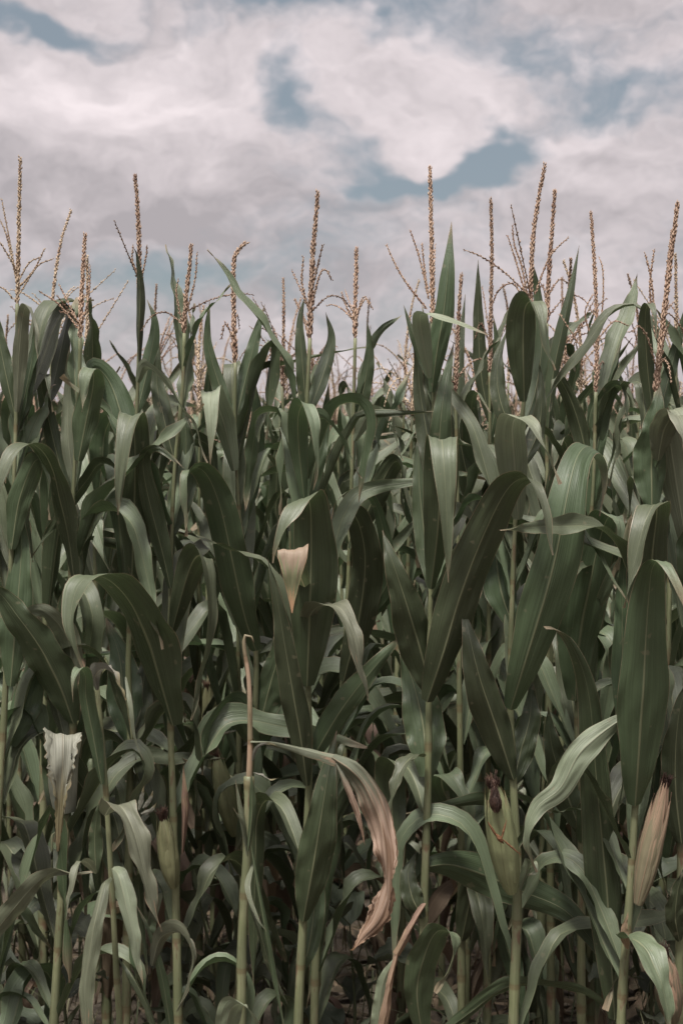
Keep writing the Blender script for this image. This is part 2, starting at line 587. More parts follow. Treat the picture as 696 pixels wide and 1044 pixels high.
def ear_mesh(mb_h, mb_s, base, tip, W, mat, rg, open_tip=False):
    """husked ear: overlapping husk leaves round a spindle, with a tuft of silk"""
    base, tip = Vector(base), Vector(tip)
    ax = (tip - base)
    L = ax.length
    ax.normalize()
    a = ax.cross(Vector((0, 1, 0))).normalized()
    b = ax.cross(a)
    n, m = 22, 28
    rows, uvs = [], []
    for i in range(n + 1):
        t = i / n
        r = W * .5 * float(np.interp(t, [0, .06, .2, .42, .62, .8, .92, 1], [.34, .52, .82, 1.0, .93, .70, .44, .24]))
        row, ru = [], []
        for k in range(m):
            ang = 6.2832 * k / m
            lap = .05 * W * ((ang * 3 / 6.2832 + t * .45) % 1.0)
            gr = .008 * W * math.sin(ang * 14)
            row.append(base + ax * (L * t) + (a * math.cos(ang) + b * math.sin(ang)) * (r + lap + gr))
            ru.append((.15 + .7 * k / m, t * .8))
        rows.append(row)
        uvs.append(ru)
    mb_h.grid(rows, uvs, mat, closed=True)
    # husk leaves wrapped one over the other, their tips loose round the silk
    prof_t, prof_r = [0, .06, .2, .42, .62, .8, .92, 1.05], [.34, .52, .82, 1.0, .93, .70, .44, .20]
    for k in range(7):
        ang = k * 2.4 + .4
        t0, t1 = rg.uniform(.0, .12), rg.uniform(.86, 1.08)
        pts = []
        for e in range(6):
            t = t0 + (t1 - t0) * e / 5
            an = ang + .35 * (t - .5)
            o = a * math.cos(an) + b * math.sin(an)
            flare = .05 * W * max(0, e - 3)
            pts.append(tuple(base + ax * L * t + o * (W * .5 * (float(np.interp(t, prof_t, prof_r)) + .07 + .015 * k) + flare)) + (0,))
        blade(mb_h, pts, W * rg.uniform(.75, .95), mat, face=tuple(a * math.cos(ang) + b * math.sin(ang)), gutter=.62, wave=.02, n=18, m=8, seed=rg.randint(0, 9999), base=.6, wrap=.0, torn=.1)
    for k in range(150):
        ang, rr = rg.uniform(0, 6.283), math.sqrt(rg.random()) * W * .15
        o = (a * math.cos(ang) + b * math.sin(ang))
        p0 = base + ax * L * .93 + o * rr
        ln = rg.uniform(.015, .045)
        p1 = p0 + ax * ln * .55 + o * ln * rg.uniform(.0, .15)
        p2 = p0 + ax * ln * .9 + o * ln * rg.uniform(.0, .35) + Vector((0, 0, -ln * rg.uniform(0, .2)))
        tube(mb_s, [p0, p1, p2], [.0010, .0009, .0004], 'silk', sides=3, n=4)


def grow_plant(rg, H, detail, single):
    """returns ('stalk', MB), ('leaf', MB)... or one joined MB; origin at the ground"""
    parts = []
    bend = (rg.uniform(-.05, .05), rg.uniform(-.05, .05))
    top = H - rg.uniform(.24, .32)

    def on(z):
        f = z / top
        return Vector((bend[0] * f * f, bend[1] * f * f, z))
    one = MB() if single else None
    mb = one or MB()
    tube(mb, [on(top * k / 5) for k in range(6)], [.0108, .0105, .009, .007, .0042, .003], 'stalk', sides=8 if detail == 2 else 5,
         n=48 if detail == 2 else 12, joints=detail == 2)
    if not single:
        parts.append(('stalk', mb))
    nl = rg.randint(13, 16)
    az0 = rg.uniform(0, 3.1416)
    for i in range(nl):
        hf = .10 + .80 * (i + rg.uniform(-.2, .2)) / (nl - 1)
        hf = min(.985, hf)
        if detail == 0 and hf < .45:
            continue
        az = az0 + (i % 2) * math.pi + rg.uniform(-.5, .5)
        mb = one or MB()
        mat = 'leaf'
        if hf < .28 and rg.random() < .4:
            mat = rg.choice(['pale', 'dead'])
        grow_leaf(mb, on(top * (.04 + .96 * hf)), az, hf, rg, detail, mat)
        if not single:
            parts.append(('leaf', mb))
    for i in range(rg.randint(2, 4) if detail else 0):
        mb = one or MB()
        az = rg.uniform(0, 6.28)
        z0 = rg.uniform(.18, .62)
        pts = grown_leaf_points(on(z0) + Vector((math.cos(az), math.sin(az), 0)) * .012, az, rg.uniform(.3, .55), R(rg.uniform(20, 65)), R(rg.uniform(110, 165)), rg.uniform(.1, .35), rg.uniform(.1, .3), rg.uniform(-.8, .8), rg.uniform(-160, 160))
        blade(mb, pts, rg.uniform(.03, .06), rg.choice(['dead', 'leaf', 'pale']), side0=(-math.sin(az), math.cos(az), 0), face=(math.cos(az), math.sin(az), 0), gutter=.5, wave=.15, torn=.2, n=24 if detail == 2 else 14, m=6 if detail == 2 else 4, seed=rg.randint(0, 10 ** 6))
        if not single:
            parts.append(('leaf', mb))
    mb = one or MB()
    grow_tassel(mb, on(top), rg, detail, Vector((bend[0] + rg.uniform(-.08, .08), bend[1] + rg.uniform(-.08, .08), 1)).normalized())
    if single:
        return one
    parts.append(('tassel', mb))
    if rg.random() < .6:
        z = top * rg.uniform(.40, .5)
        az = rg.uniform(0, 6.28)
        b0 = on(z)
        tp = b0 + Vector((math.cos(az) * .06, math.sin(az) * .06, .21))
        h, s = MB(), MB()
        ear_mesh(h, s, b0 + Vector((math.cos(az), math.sin(az), 0)) * .012, tp, .055, rg.choice(['husk', 'husk_dry']), rg)
        parts.append(('ear', h, ('silk', s)))
    return parts



# ------------------------------------------------------------------ the plants of the front row, each measured from the photograph
FRONT = 'corn plants along the front edge of the field'


class Plant:
    def __init__(s, Y, stalk, label, r0=.0100, r1=.0036, name='corn_plant', cat='corn plant', seed=1, dry_from=None, mat='stalk'):
        s.Y, s.rg = Y, random.Random(seed)
        b = at(stalk[0][0], stalk[0][1], Y)
        s.base = Vector((b.x, Y, 0.0))
        s.root = empty(name, s.base)
        tag(s.root, label, cat, FRONT)
        s.pts = [at(p[0], p[1], Y) - s.base for p in stalk]
        s.px = stalk
        s.path = [Vector((0, 0, 0))] + s.pts
        n = len(s.path)
        mb = MB()
        tube(mb, s.path, [r0 + (r1 - r0) * min(1, 1.25 * (s.path[i].z / s.path[-1].z)) ** 1.5 for i in range(n)], mat, sides=12, n=70, joints=True)
        obj('stalk', mb, s.root)

    def P(s, p):
        d = p[2] if len(p) > 2 else 0.0
        return at(p[0], p[1], s.Y + d) - s.base

    def conv(s, pts):
        out, roll = [], 0.0
        for p in pts:
            if len(p) > 3:
                roll = p[3]
            out.append(tuple(s.P(p)) + (roll,))
        return out

    def leaf(s, pts, W, mat='leaf', name='leaf', label=None, hz=False, **kw):
        if hz:
            h = s.P(pts[-1]) - s.P(pts[0])
            kw['side0'] = Vector((-h.y, h.x, 0)).normalized()
            kw['face'] = (h.x * hz, h.y * hz, 0)
        kw.setdefault('seed', s.rg.randint(0, 10 ** 6))
        q0, q1 = pts[0], pts[1]
        if len(q0) > 2 and len(q1) > 2 and q1[2] < 0 and q0[2] > -.016 and W > 14:
            pts = [(q0[0], q0[1], -.016) + tuple(q0[3:])] + list(pts[1:])
        kw.setdefault('wave', .06)
        if W > 20 and 'crumple' not in kw:
            kw['crumple'] = s.rg.uniform(.012, .035)
        mb = MB()
        mm = kw.pop('m', 14)
        w = W * s.Y / F * ((.80 if min(a[1] for a in pts) < 470 else .90) if W > 18 and 'widths' not in kw else 1.0)
        if 'widths' in kw:
            kw['widths'] = [(a, b / W) for a, b in kw['widths']]
        blade(mb, s.conv(pts), w, mat, n=kw.pop('n', 44), m=mm, **kw)
        o = obj(name, mb, s.root)
        if label:
            o['label'] = label
        return o

    def tube(s, pts, rpx, mat, name, label=None):
        mb = MB()
        tube(mb, [s.P(p) for p in pts], [r * s.Y / F for r in rpx], mat, sides=10)
        o = obj(name, mb, s.root)
        if label:
            o['label'] = label
        return o

    def tassel(s, main, branches=(), thick=8, mat='tassel', more=1):
        mb = MB()
        k = s.Y / F
        pts = [s.P(p) for p in main]
        L = sum((pts[i + 1] - pts[i]).length for i in range(len(pts) - 1))
        # bare neck at the bottom
        spikelets(mb, pts, .20, int(L / .0013), thick * k * .78, mat, s.rg, core=.0030, spread=.33)
        for br in branches:
            bp = [s.P(p) for p in br]
            L = sum((bp[i + 1] - bp[i]).length for i in range(len(bp) - 1))
            spikelets(mb, bp, .2, int(L / .0022), thick * k * .5, mat, s.rg, core=.0014, spread=.30)
        for i in range(more):
            f = s.rg.uniform(.05, .4)
            st = pts[0].lerp(pts[1], f * 1.5 if f < .6 else 1)
            az, el, bl = s.rg.uniform(0, 6.28), R(s.rg.uniform(20, 70)), s.rg.uniform(.10, .2)
            d0 = Vector((math.cos(az) * math.cos(el), math.sin(az) * math.cos(el), math.sin(el)))
            dr = s.rg.choice([0, .03, .08, .11])
            bp = [st, st + d0 * bl * .4, st + d0 * bl * .75 - Vector((0, 0, dr * .4)), st + d0 * bl - Vector((0, 0, dr))]
            spikelets(mb, bp, .2, 44, .0085, mat, s.rg, core=.0010, spread=.32)
        obj('tassel', mb, s.root)

    def stalk_at(s, y):
        for i in range(len(s.px) - 1):
            y0, y1 = s.px[i][1], s.px[i + 1][1]
            if (y0 - y) * (y1 - y) <= 0:
                f = (y - y0) / (y1 - y0)
                return s.pts[i].lerp(s.pts[i + 1], f)
        return s.pts[-1].copy()

    def auto(s, ys, azs=None, scale=.9):
        """leaves that the photograph only hints at, grown mostly to the sides and to the rear"""
        ytop = s.px[-1][1]
        for i, y in enumerate(ys):
            hf = min(.88, 1 - (y - ytop) / (1330 - ytop))
            az = R(azs[i]) if azs else R(90 + (1 if i % 2 else -1) * s.rg.uniform(25, 85))
            mb = MB()
            grow_leaf(mb, s.stalk_at(y), az, min(.98, hf), s.rg, 2, scale=scale)
            obj('leaf', mb, s.root)

    def skirt(s, n):
        for i in range(n):
            y = s.rg.uniform(720, 1130)
            mb = MB()
            az = R(90 + s.rg.choice([-1, 1]) * s.rg.uniform(15, 105))
            grow_leaf(mb, s.stalk_at(y), az, .2, s.rg, 2, 'leaf', scale=s.rg.uniform(.55, .85))
            obj('leaf', mb, s.root)

    def crowd(s, n, y0=375, y1=620):
        for i in range(n):
            y = s.rg.uniform(max(y0, s.px[-1][1] + 15), y1)
            mb = MB()
            grow_leaf(mb, s.stalk_at(y), R(s.rg.uniform(-25, 205)), (.83 if y < 440 else s.rg.uniform(.45, .8)), s.rg, 2, 'leaf', scale=s.rg.uniform(.55, .8))
            obj('leaf', mb, s.root)

    def ear(s, base, tip, W, mat, label=None, scar=None):
        h, k = MB(), MB()
        ear_mesh(h, k, s.P(base), s.P(tip), W * s.Y / F, mat, s.rg)
        e = obj('ear', h, s.root)
        obj('silk', k, e)
        if label:
            e['label'] = label
        return e


# A: the tall plant right of the middle
p = Plant(2.75, [(430, 1150), (431, 1040), (432, 927), (436, 800), (437, 708), (439, 600), (441, 480), (442, 391), (441, 330)],
          'tall corn plant with a pointed upright top blade and a single straight brown spike', seed=11)
p.tassel([(441, 330), (440, 270), (439, 215), (438, 171)], [[(437, 305), (428, 265), (418, 235)], [(435, 315), (415, 290), (403, 270), (394, 250)],
         [(445, 320, .03), (453, 270, .04), (460, 230, .04)], [(436, 300, .02), (432, 270, .03), (430, 248, .03)]], thick=8)
p.leaf([(440, 400, -.02), (445, 360, -.035), (452, 318, -.04), (457, 270, -.03), (460, 226, .0)], 28, wave=.02, gutter=.35)
p.leaf([(438, 386, -.03), (433, 360, -.05), (428, 330, -.07), (430, 320, -.09), (445, 324, -.10, 30), (470, 331, -.10, 45), (499, 342, -.09, 50)], 17, 'pale', wave=.02, gutter=.3)
p.leaf([(439, 390, -.01), (428, 360, .0), (419, 335, .0), (411, 310, .01)], 10, gutter=.5)
p.leaf([(440, 500, .02), (436, 450, .05), (428, 400, .07), (424, 360, .07), (418, 345, .05)], 26)
p.leaf([(441, 520, -.02), (446, 470, -.04), (450, 420, -.05), (456, 380, -.03), (462, 350, .0)], 30)
p.leaf([(439, 601, -.03), (446, 540, -.08), (449, 485, -.12), (449, 455, -.15), (450, 449, -.19), (452, 470, -.23), (455, 525, -.24), (457, 594, -.23)], 44, gutter=.4)
p.leaf([(440, 605, .0), (433, 550, .03), (427, 490, .05), (428, 450, .07), (436, 425, .09)], 28)
p.leaf([(440, 712, .02), (429, 665, -.0), (413, 612, -.03), (399, 570, -.03), (390, 541, -.0)], 46, gutter=.35, wave=.04)
p.leaf([(435, 716, -.03), (452, 665, -.07), (470, 605, -.10), (493, 545, -.13), (516, 500, -.17), (533, 487, -.21, 8), (545, 494, -.25, 20), (555, 522, -.27, 25), (564, 566, -.28, 25)], 50, gutter=.3, wave=.03)
p.leaf([(434, 792, .02), (432, 745, .04), (422, 700, .07), (406, 655, .10)], 50, gutter=.2)
p.leaf([(432, 772, -.01), (419, 772, -.05), (406, 790, -.08), (399, 815, -.09), (397, 832, -.09)], 22)
p.leaf([(434, 884, .0), (460, 882, .03), (495, 893, .06), (535, 910, .08), (575, 928, .08), (602, 958, .06), (623, 992, .05)], 46, gutter=.25, wave=.03)
p.leaf([(431, 936, -.02), (420, 915, -.02), (416, 890, .0), (424, 868, .03)], 26)
p.leaf([(431, 1060, -.01), (425, 1010, -.04), (436, 965, -.07), (449, 948, -.10), (464, 958, -.13), (458, 985, -.15), (443, 1012, -.15)], 38)
p.leaf([(434, 921, -.03), (426, 934, -.05), (416, 952, -.06), (404, 974, -.06)], 12, 'dry', label='snapped dry brown leaf stub', gutter=1.2, widths=[(0, 11), (.5, 11), (1, 9)])
p.leaf([(405, 972, -.06), (398, 1000, -.07), (393, 1030, -.07), (386, 1065, -.07)], 14, 'dry', label='dry brown leaf hanging from the snapped stub', gutter=1.0, crumple=.12, widths=[(0, 10), (.4, 14), (1, 12)])
p.leaf([(402, 978, -.05), (391, 1000, -.05), (386, 1030, -.05), (384, 1060, -.05)], 17, 'pale', widths=[(0, 3), (.3, 14), (1, 16)])
p.auto([440, 640, 830], [100, 60, 120])



p.crowd(3)

# B: the plant with the green ear
p = Plant(2.70, [(521, 1150), (523, 1044), (527, 905), (523, 800), (520, 722), (522, 600), (528, 480), (536, 380), (540, 330)],
          'corn plant holding a fat green ear with a brown split and dark silk', seed=12, r0=.0112)
p.tassel([(540, 330), (541, 280), (545, 225), (555, 168)], [[(539, 310), (531, 270), (524, 250), (522, 230)], [(537, 305), (526, 268), (517, 240)],
         [(545, 300), (560, 262), (579, 242)], [(538, 320), (524, 290), (508, 296), (500, 315)]], thick=8, more=2)
p.leaf([(520, 724, -.02), (533, 682, -.06), (549, 630, -.09), (566, 568, -.11), (578, 505, -.10), (588, 466, -.05), (600, 455, .01), (611, 466, .05), (616, 490, .06), (610, 526, .06)], 60, gutter=.2, wave=.03)
p.leaf([(523, 795, .0), (507, 745, -.04), (489, 692, -.06), (478, 648, -.05), (471, 618, -.01)], 44, gutter=.35)
p.leaf([(523, 797, .02), (531, 765, .04), (540, 730, .06), (541, 690, .09)], 32)
p.leaf([(528, 530, -.02), (524, 470, -.05), (522, 435, -.09), (528, 426, -.13, -5), (542, 434, -.17, -20), (556, 460, -.19, -25), (570, 494, -.19, -25)], 42, 'pale', gutter=.3)
p.leaf([(534, 410, -.03), (533, 360, -.06), (534, 318, -.08), (542, 308, -.11), (550, 328, -.14, -10), (556, 350, -.15, -20), (564, 378, -.15, -20)], 40, gutter=.4)
p.leaf([(528, 450, .02), (510, 410, .03), (507, 370, .05), (517, 335, .07)], 22)
p.leaf([(532, 440, .01), (545, 400, .04), (552, 350, .06), (548, 300, .07), (541, 262, .06)], 26)
p.leaf([(530, 480, .0), (548, 440, .02), (552, 400, .03), (549, 370, .04)], 22)
p.leaf([(523, 640, .03), (510, 600, .05), (505, 550, .08), (512, 500, .09)], 40)
e = p.ear((521, 910, -.05), (503, 800, -.09), 28, 'husk', label='green ear with a torn brown split in the husk')
mb = MB()
for a, b, w in (((497, 838), (508, 856), 3.2), ((510, 858), (516, 836), 2.6), ((510, 854), (531, 872), 2.4), ((505, 850), (513, 860), 6)):
    pa, pb = p.P((a[0], a[1], -.1135)), p.P((b[0], b[1], -.110))
    tube(mb, [pa, pa.lerp(pb, .5) + Vector((0, -.001, 0)), pb], [w * .12 * p.Y / F, w * .42 * p.Y / F, w * .08 * p.Y / F], 'scar', sides=8)
obj('husk_split', mb, e)
mb = MB()
for k in range(140):
    f, a = p.rg.random(), p.rg.uniform(-1, 1)
    c = p.P((506 - 3 * f + a * (6 - 4 * f), 829 - f * 32, -.118 + abs(a) * .010 + .01 * f))
    d = p.P((504 - 2 * f + a * (5 - 4.4 * f), 811 - f * 18, -.118 + abs(a) * .010 + .01 * f))
    tube(mb, [c, c.lerp(d, .5) + Vector((p.rg.uniform(-.003, .003), -.004, 0)), d], [.0018, .0018, .0008], 'silk', sides=3, n=4)
obj('silk', mb, e)
p.leaf([(530, 908, -.02), (540, 880, -.05), (545, 889, -.07), (537, 893, -.08)], 14, 'pale', gutter=.8)
p.auto([560, 700, 980, 1060], [120, 60, 150, 20])



p.crowd(3)

# C: right plant with the dry ear
p = Plant(2.65, [(630, 1150), (633, 1027), (642, 905), (647, 822), (652, 740), (656, 640), (661, 540), (664, 450), (668, 400)],
          'corn plant at the right with a half dried ear beside its stalk', seed=13, r0=.0100)
p.tassel([(668, 400), (674, 340), (682, 275), (690, 208)], [[(668, 345), (664, 290), (657, 258)], [(676, 320, .03), (680, 270, .03), (684, 235, .03)], [(670, 340), (662, 300), (666, 255)]], thick=10, more=3)
p.leaf([(647, 822, -.02), (650, 780, -.05), (654, 720, -.08), (658, 655, -.10), (661, 605, -.12), (665, 578, -.15), (675, 573, -.19, -5), (687, 592, -.22, -15), (699, 625, -.23, -20)], 58, gutter=.3, wave=.03)
p.leaf([(656, 690, .0), (661, 620, -.02), (665, 560, -.05), (669, 522, -.08), (666, 515, -.13), (656, 535, -.17), (646, 575, -.18), (636, 620, -.18)], 46, gutter=.3)
p.leaf([(645, 728, .01), (626, 738, -.03), (592, 766, -.06, 15), (571, 803, -.07, 20), (548, 822, -.07, 30), (537, 846, -.07, 55), (539, 872, -.06, 70), (546, 890, -.05, 60)], 30, 'pale', wave=.08)
p.leaf([(632, 957, -.02), (645, 958, -.06), (659, 970, -.10), (674, 1005, -.14), (685, 1052, -.15)], 40)
p.leaf([(626, 1040, .05), (620, 930, .05), (608, 800, .03), (600, 710, .0), (586, 665, -.04), (568, 642, -.08), (555, 640, -.10)], 46, gutter=.35)
p.leaf([(640, 780, .05), (635, 700, .06), (634, 620, .07), (638, 550, .07), (644, 520, .06)], 28)
p.leaf([(664, 520, .0), (664, 470, -.01), (668, 425, -.02), (672, 390, .0)], 44)
p.leaf([(666, 430, .02), (660, 380, .01), (657, 330, -.01), (660, 310, -.03), (667, 318, -.06), (668, 345, -.07)], 17)
p.leaf([(667, 440, .03), (680, 390, .05), (690, 350, .06), (700, 305, .06)], 20)
p.leaf([(670, 470, -.01), (676, 440, -.05), (686, 424, -.09), (694, 432, -.13), (700, 470, -.16)], 36, 'pale')
e = p.ear((650, 922, -.02), (678, 798, -.02), 22, 'husk_dry', label='ear in a dried pinkish brown husk')
p.leaf([(640, 968, -.02), (636, 950, -.03), (640, 930, -.03)], 9, 'dry', label='dry brown sheath')
p.auto([560, 860, 1000], [100, 70, 130])

p.skirt(3)

p.crowd(4)

# D: plant left of the middle
p = Plant(2.80, [(303, 1150), (304, 1044), (309, 937), (313, 850), (315, 780), (314, 690), (312, 600), (310, 508), (312, 430), (316, 345)],
          'corn plant with a pink torn leaf tip hanging in front of it', seed=14, r0=.0102)
p.tassel([(316, 345), (317, 295), (320, 245), (324, 197)], [[(318, 310), (326, 280), (332, 275), (338, 285)], [(316, 320), (308, 290), (309, 262)], [(317, 300, .02), (324, 270, .02), (329, 250, .02)]], thick=9.5, more=2)
p.leaf([(313, 700, -.02), (315, 645, -.04), (317, 575, -.07), (317, 528, -.09), (314, 509, -.12), (305, 512, -.17), (292, 532, -.20), (278, 574, -.21)], 54, gutter=.25)
p.leaf([(313, 802, -.03), (306, 750, -.06), (294, 680, -.08), (283, 615, -.09), (273, 570, -.08)], 32, gutter=.35)
p.leaf([(312, 642, .0), (318, 624, -.06), (332, 617, -.13), (348, 622, -.18), (361, 650, -.21), (368, 685, -.21), (375, 714, -.20)], 31, 'pale', side0=(.95, .3, 0))
p.leaf([(309, 940, -.02), (318, 890, -.05), (327, 835, -.07), (335, 785, -.06), (343, 745, -.02)], 44, gutter=.3)
p.leaf([(306, 992, .01), (316, 960, .02), (322, 900, .05), (318, 850, .07)], 28)
p.leaf([(310, 508, .0), (305, 460, -.03), (304, 425, -.06), (311, 411, -.10), (320, 430, -.13), (323, 465, -.14), (319, 500, -.14)], 26)
p.leaf([(312, 440, .0), (325, 424, -.05), (345, 443, -.09), (368, 488, -.11)], 20)
p.leaf([(316, 778, .02), (345, 728, .0), (376, 687, -.02), (413, 644, -.03)], 32)
p.leaf([(312, 520, .02), (322, 470, .03), (331, 430, .05), (335, 390, .05)], 26)
p.leaf([(313, 430, .02), (309, 380, .02), (306, 330, .03), (311, 300, .04)], 15)
p.leaf([(315, 420, .01), (330, 380, .03), (338, 345, .05), (332, 318, .05)], 17)
p.leaf([(311, 600, -.05), (302, 578, -.15), (300, 562, -.205, 4), (300, 562, -.228, 10), (299, 580, -.236, 14), (298, 602, -.232), (298, 625, -.232)], 33, 'pink', name='leaf',
       label='torn leaf tip with a pale pink crease', gutter=.16, crumple=.03, widths=[(0, 12), (.45, 26), (.6, 30), (.68, 29), (.78, 17), (.9, 8), (1, 1)], wave=.03)
p.auto([560, 650, 880, 700], [100, 50, 130, 160])

p.crowd(4)

# E: snapped stalk in front with the withered hanging leaf
p = Plant(2.45, [(244, 1150), (246, 1030), (247, 955), (252, 873), (254, 792)],
          'snapped pale corn stalk in front with a bent arm and a withered pink leaf', seed=15, r0=.0088, r1=.0075)
p.tube([(254, 792), (255, 757), (254, 698), (249, 660), (250, 648), (256, 649), (259, 655)], [3.2, 2.8, 2.4, 2.0, 1.6, 1.2, .6], 'stalk_dry', 'broken_top', 'bare dry broken top of the stalk')
p.leaf([(255, 757, -.01), (280, 757, -.02, -40), (305, 763, -.03, -40), (343, 774, -.04, -30)], 11, 'pale', gutter=1.0, wave=.01, widths=[(0, 5), (.3, 9), (1, 13)], label='pale leaf rib bent sideways off the stalk')
p.leaf([(338, 772, -.04), (357, 785, -.05), (373, 804, -.05), (386, 834, -.05, 0), (393, 868, -.06, 10), (394, 900, -.06, 35), (385, 935, -.07, 15), (370, 955, -.08, 10), (360, 969, -.08, 30)], 36, 'hang',
       label='withered pinkish brown leaf hanging from the bent arm', gutter=.45, wave=.13, torn=.30, crumple=.085, n=80, m=20, widths=[(0, 12), (.1, 25), (.3, 31), (.5, 28), (.66, 22), (.8, 28), (.9, 16), (1, 1)])
p.leaf([(342, 778, -.05), (352, 800, -.07), (364, 830, -.07), (372, 862, -.07)], 9, 'hang', gutter=.8, wave=.1)
p.leaf([(252, 872, -.01), (247, 838, -.02), (240, 795, -.02)], 8, 'pale', gutter=.9)
p.leaf([(253, 868, -.02), (257, 825, -.02), (256, 786, -.02)], 12, 'leaf', gutter=.9)
p.leaf([(252, 855, -.01), (246, 838, -.03), (238, 824, -.04)], 6, 'pale', gutter=.9)
p.leaf([(257, 776, -.01), (262, 762, -.02), (274, 758, -.02), (285, 762, -.02)], 4, 'shred')
p.leaf([(258, 788, .0), (266, 790, -.02), (276, 795, -.02), (284, 793, -.02)], 5, 'shred')
p.leaf([(256, 862, -.02), (262, 900, -.03), (270, 945, -.04), (279, 995, -.04), (292, 1060, -.04)], 9, gutter=.8)
p.leaf([(255, 925, -.02), (265, 950, -.03), (275, 985, -.03), (293, 1024, -.03)], 8, gutter=.6)
p.leaf([(258, 880, .0), (252, 905, -.04), (262, 935, -.06), (272, 950, -.06)], 6, 'pale')
p.leaf([(226, 1075, -.12), (235, 1030, -.15), (250, 1026, -.18), (262, 1050, -.18), (265, 1080, -.18)], 28, 'pale')

# F: thin foreground plant at the left
p = Plant(2.40, [(122, 1150), (122, 1044), (120, 1010), (113, 884), (108, 805), (104, 754), (99, 700), (97, 688)],
          'thin pale young corn plant in front with narrow limp leaves', seed=16, r0=.0062, r1=.0042)
p.leaf([(104, 800, -.01), (96, 755, -.02), (88, 712, -.03), (87, 688, -.05), (80, 682, -.08), (74, 694, -.10), (75, 716, -.10)], 22, gutter=.6)
p.leaf([(99, 704, -.02), (97, 690, -.03), (106, 682, -.06), (118, 690, -.08), (128, 714, -.09)], 20, 'shred', gutter=.5)
p.leaf([(128, 690, .0), (133, 718, -.03), (137, 750, -.04), (146, 775, -.04)], 5, 'pale')
p.leaf([(107, 832, -.02), (114, 822, -.07), (125, 824, -.12), (138, 852, -.15), (150, 900, -.16), (164, 950, -.16)], 36, 'pale', gutter=.15, widths=[(0, 14), (.15, 26), (.3, 31), (.6, 25), (.85, 12), (1, 1)])
p.leaf([(113, 894, -.02), (106, 902, -.05), (98, 935, -.08), (91, 975, -.09), (87, 1010, -.09), (89, 1065, -.09)], 21, 'pale', gutter=.4, widths=[(0, 5), (.2, 15), (.5, 19), (1, 12)])
p.leaf([(114, 886, -.02), (121, 893, -.06), (129, 925, -.08), (136, 955, -.09), (141, 985, -.09), (146, 1005, -.09)], 22, 'pale', gutter=.3)
p.leaf([(98, 890, .03), (97, 850, .03), (102, 815, .02)], 16)
p.leaf([(122, 978, .0), (132, 990, -.03), (147, 1018, -.04), (166, 1065, -.04)], 11, gutter=.7)
p.leaf([(178, 1075, .0), (166, 1000, -.01), (152, 950, -.01), (139, 922, .0)], 12, gutter=.6)
p.leaf([(155, 985, .0), (163, 958, -.02), (178, 950, -.05), (190, 958, -.07), (196, 978, -.08), (190, 1005, -.08), (180, 1032, -.08)], 24, 'pale', gutter=.5)
p.leaf([(98, 891, -.02), (90, 880, -.05), (81, 880, -.08), (74, 900, -.10), (67, 938, -.10)], 13, 'pale')
for a in (((142, 826), (145, 812), (147, 800)), ((146, 824), (153, 815), (156, 806)), ((144, 830), (154, 826), (160, 818))):
    p.leaf([(x, y, .0) for x, y in a], 5, 'shred')

# G: plant at left centre with the long arched blade
p = Plant(2.95, [(182, 1150), (181, 1000), (177, 833), (174, 740), (174, 600), (178, 480), (186, 400), (188, 340)],
          'corn plant with a long arched blade and a bare brown dead leaf', seed=17)
p.tassel([(188, 340), (190, 300), (193, 275), (195, 250)], [[(190, 320), (199, 285), (201, 258)], [(186, 330), (180, 300), (182, 285)]], thick=8, more=2)
p.leaf([(176, 740, -.016), (166, 705, -.04), (153, 660, -.07), (136, 620, -.11), (116, 595, -.15), (96, 587, -.19), (80, 598, -.22), (72, 630, -.24), (75, 658, -.25), (85, 686, -.25)], 66, hz=True, gutter=.2, wave=.03)
p.leaf([(174, 600, -.02), (165, 560, -.03), (152, 510, -.05), (146, 475, -.07), (150, 460, -.09, -15), (163, 458, -.11, -40), (187, 477, -.12, -50)], 26)
p.leaf([(175, 646, -.02), (185, 608, -.06), (196, 574, -.10), (206, 567, -.14, -5), (213, 590, -.17), (212, 650, -.18), (203, 700, -.18), (194, 734, -.18)], 33)
p.leaf([(175, 545, .01), (185, 500, .04), (190, 450, .06), (184, 410, .07)], 34)
p.leaf([(178, 470, .01), (168, 430, .02), (160, 390, .04), (163, 350, .05)], 26)
p.ear((177, 905, -.03), (166, 834, -.045), 20, 'husk', label='small green ear with dark brown silk')
p.leaf([(186, 870, -.02), (188, 830, -.03), (187, 780, -.02)], 12, 'dry', label='dead brown leaf standing against the stalk', gutter=.9)
p.auto([420, 380, 830, 900, 700], [60, 120, 40, 150, 90])

p.skirt(3)

p.crowd(4)

# H: rolled upright top leaf
p = Plant(3.00, [(127, 1150), (130, 950), (133, 755), (131, 680), (134, 600), (137, 500), (139, 436), (142, 351), (142, 300)],
          'tall corn plant with a tightly rolled upright top leaf and a wide drooping blade', seed=18)
p.tassel([(142, 300), (142, 262), (141, 222), (138, 179)], [[(140, 280), (135, 265), (136, 250)], [(143, 290), (149, 262), (150, 250)]], thick=8)
p.leaf([(142, 372, -.02), (142, 335, -.04), (143, 295, -.04), (140, 262, -.05), (136, 252, -.06)], 14, gutter=.8, wave=.01)
p.leaf([(134, 604, -.02), (136, 545, -.06), (138, 480, -.09), (137, 435, -.11), (134, 424, -.15), (127, 448, -.19), (122, 490, -.20), (121, 525, -.20)], 46, gutter=.3)
p.leaf([(140, 390, -.0), (148, 373, -.04), (166, 388, -.09), (185, 415, -.11), (198, 434, -.12), (211, 472, -.12)], 24, 'pale')
p.leaf([(132, 757, .02), (126, 715, .04), (122, 670, .07), (108, 630, .10)], 44)
p.leaf([(133, 757, .02), (142, 730, .04), (146, 700, .06), (150, 660, .08)], 30)
p.leaf([(138, 480, .01), (126, 430, .03), (112, 390, .05), (96, 375, .04), (88, 400, .0), (86, 440, -.02)], 36)
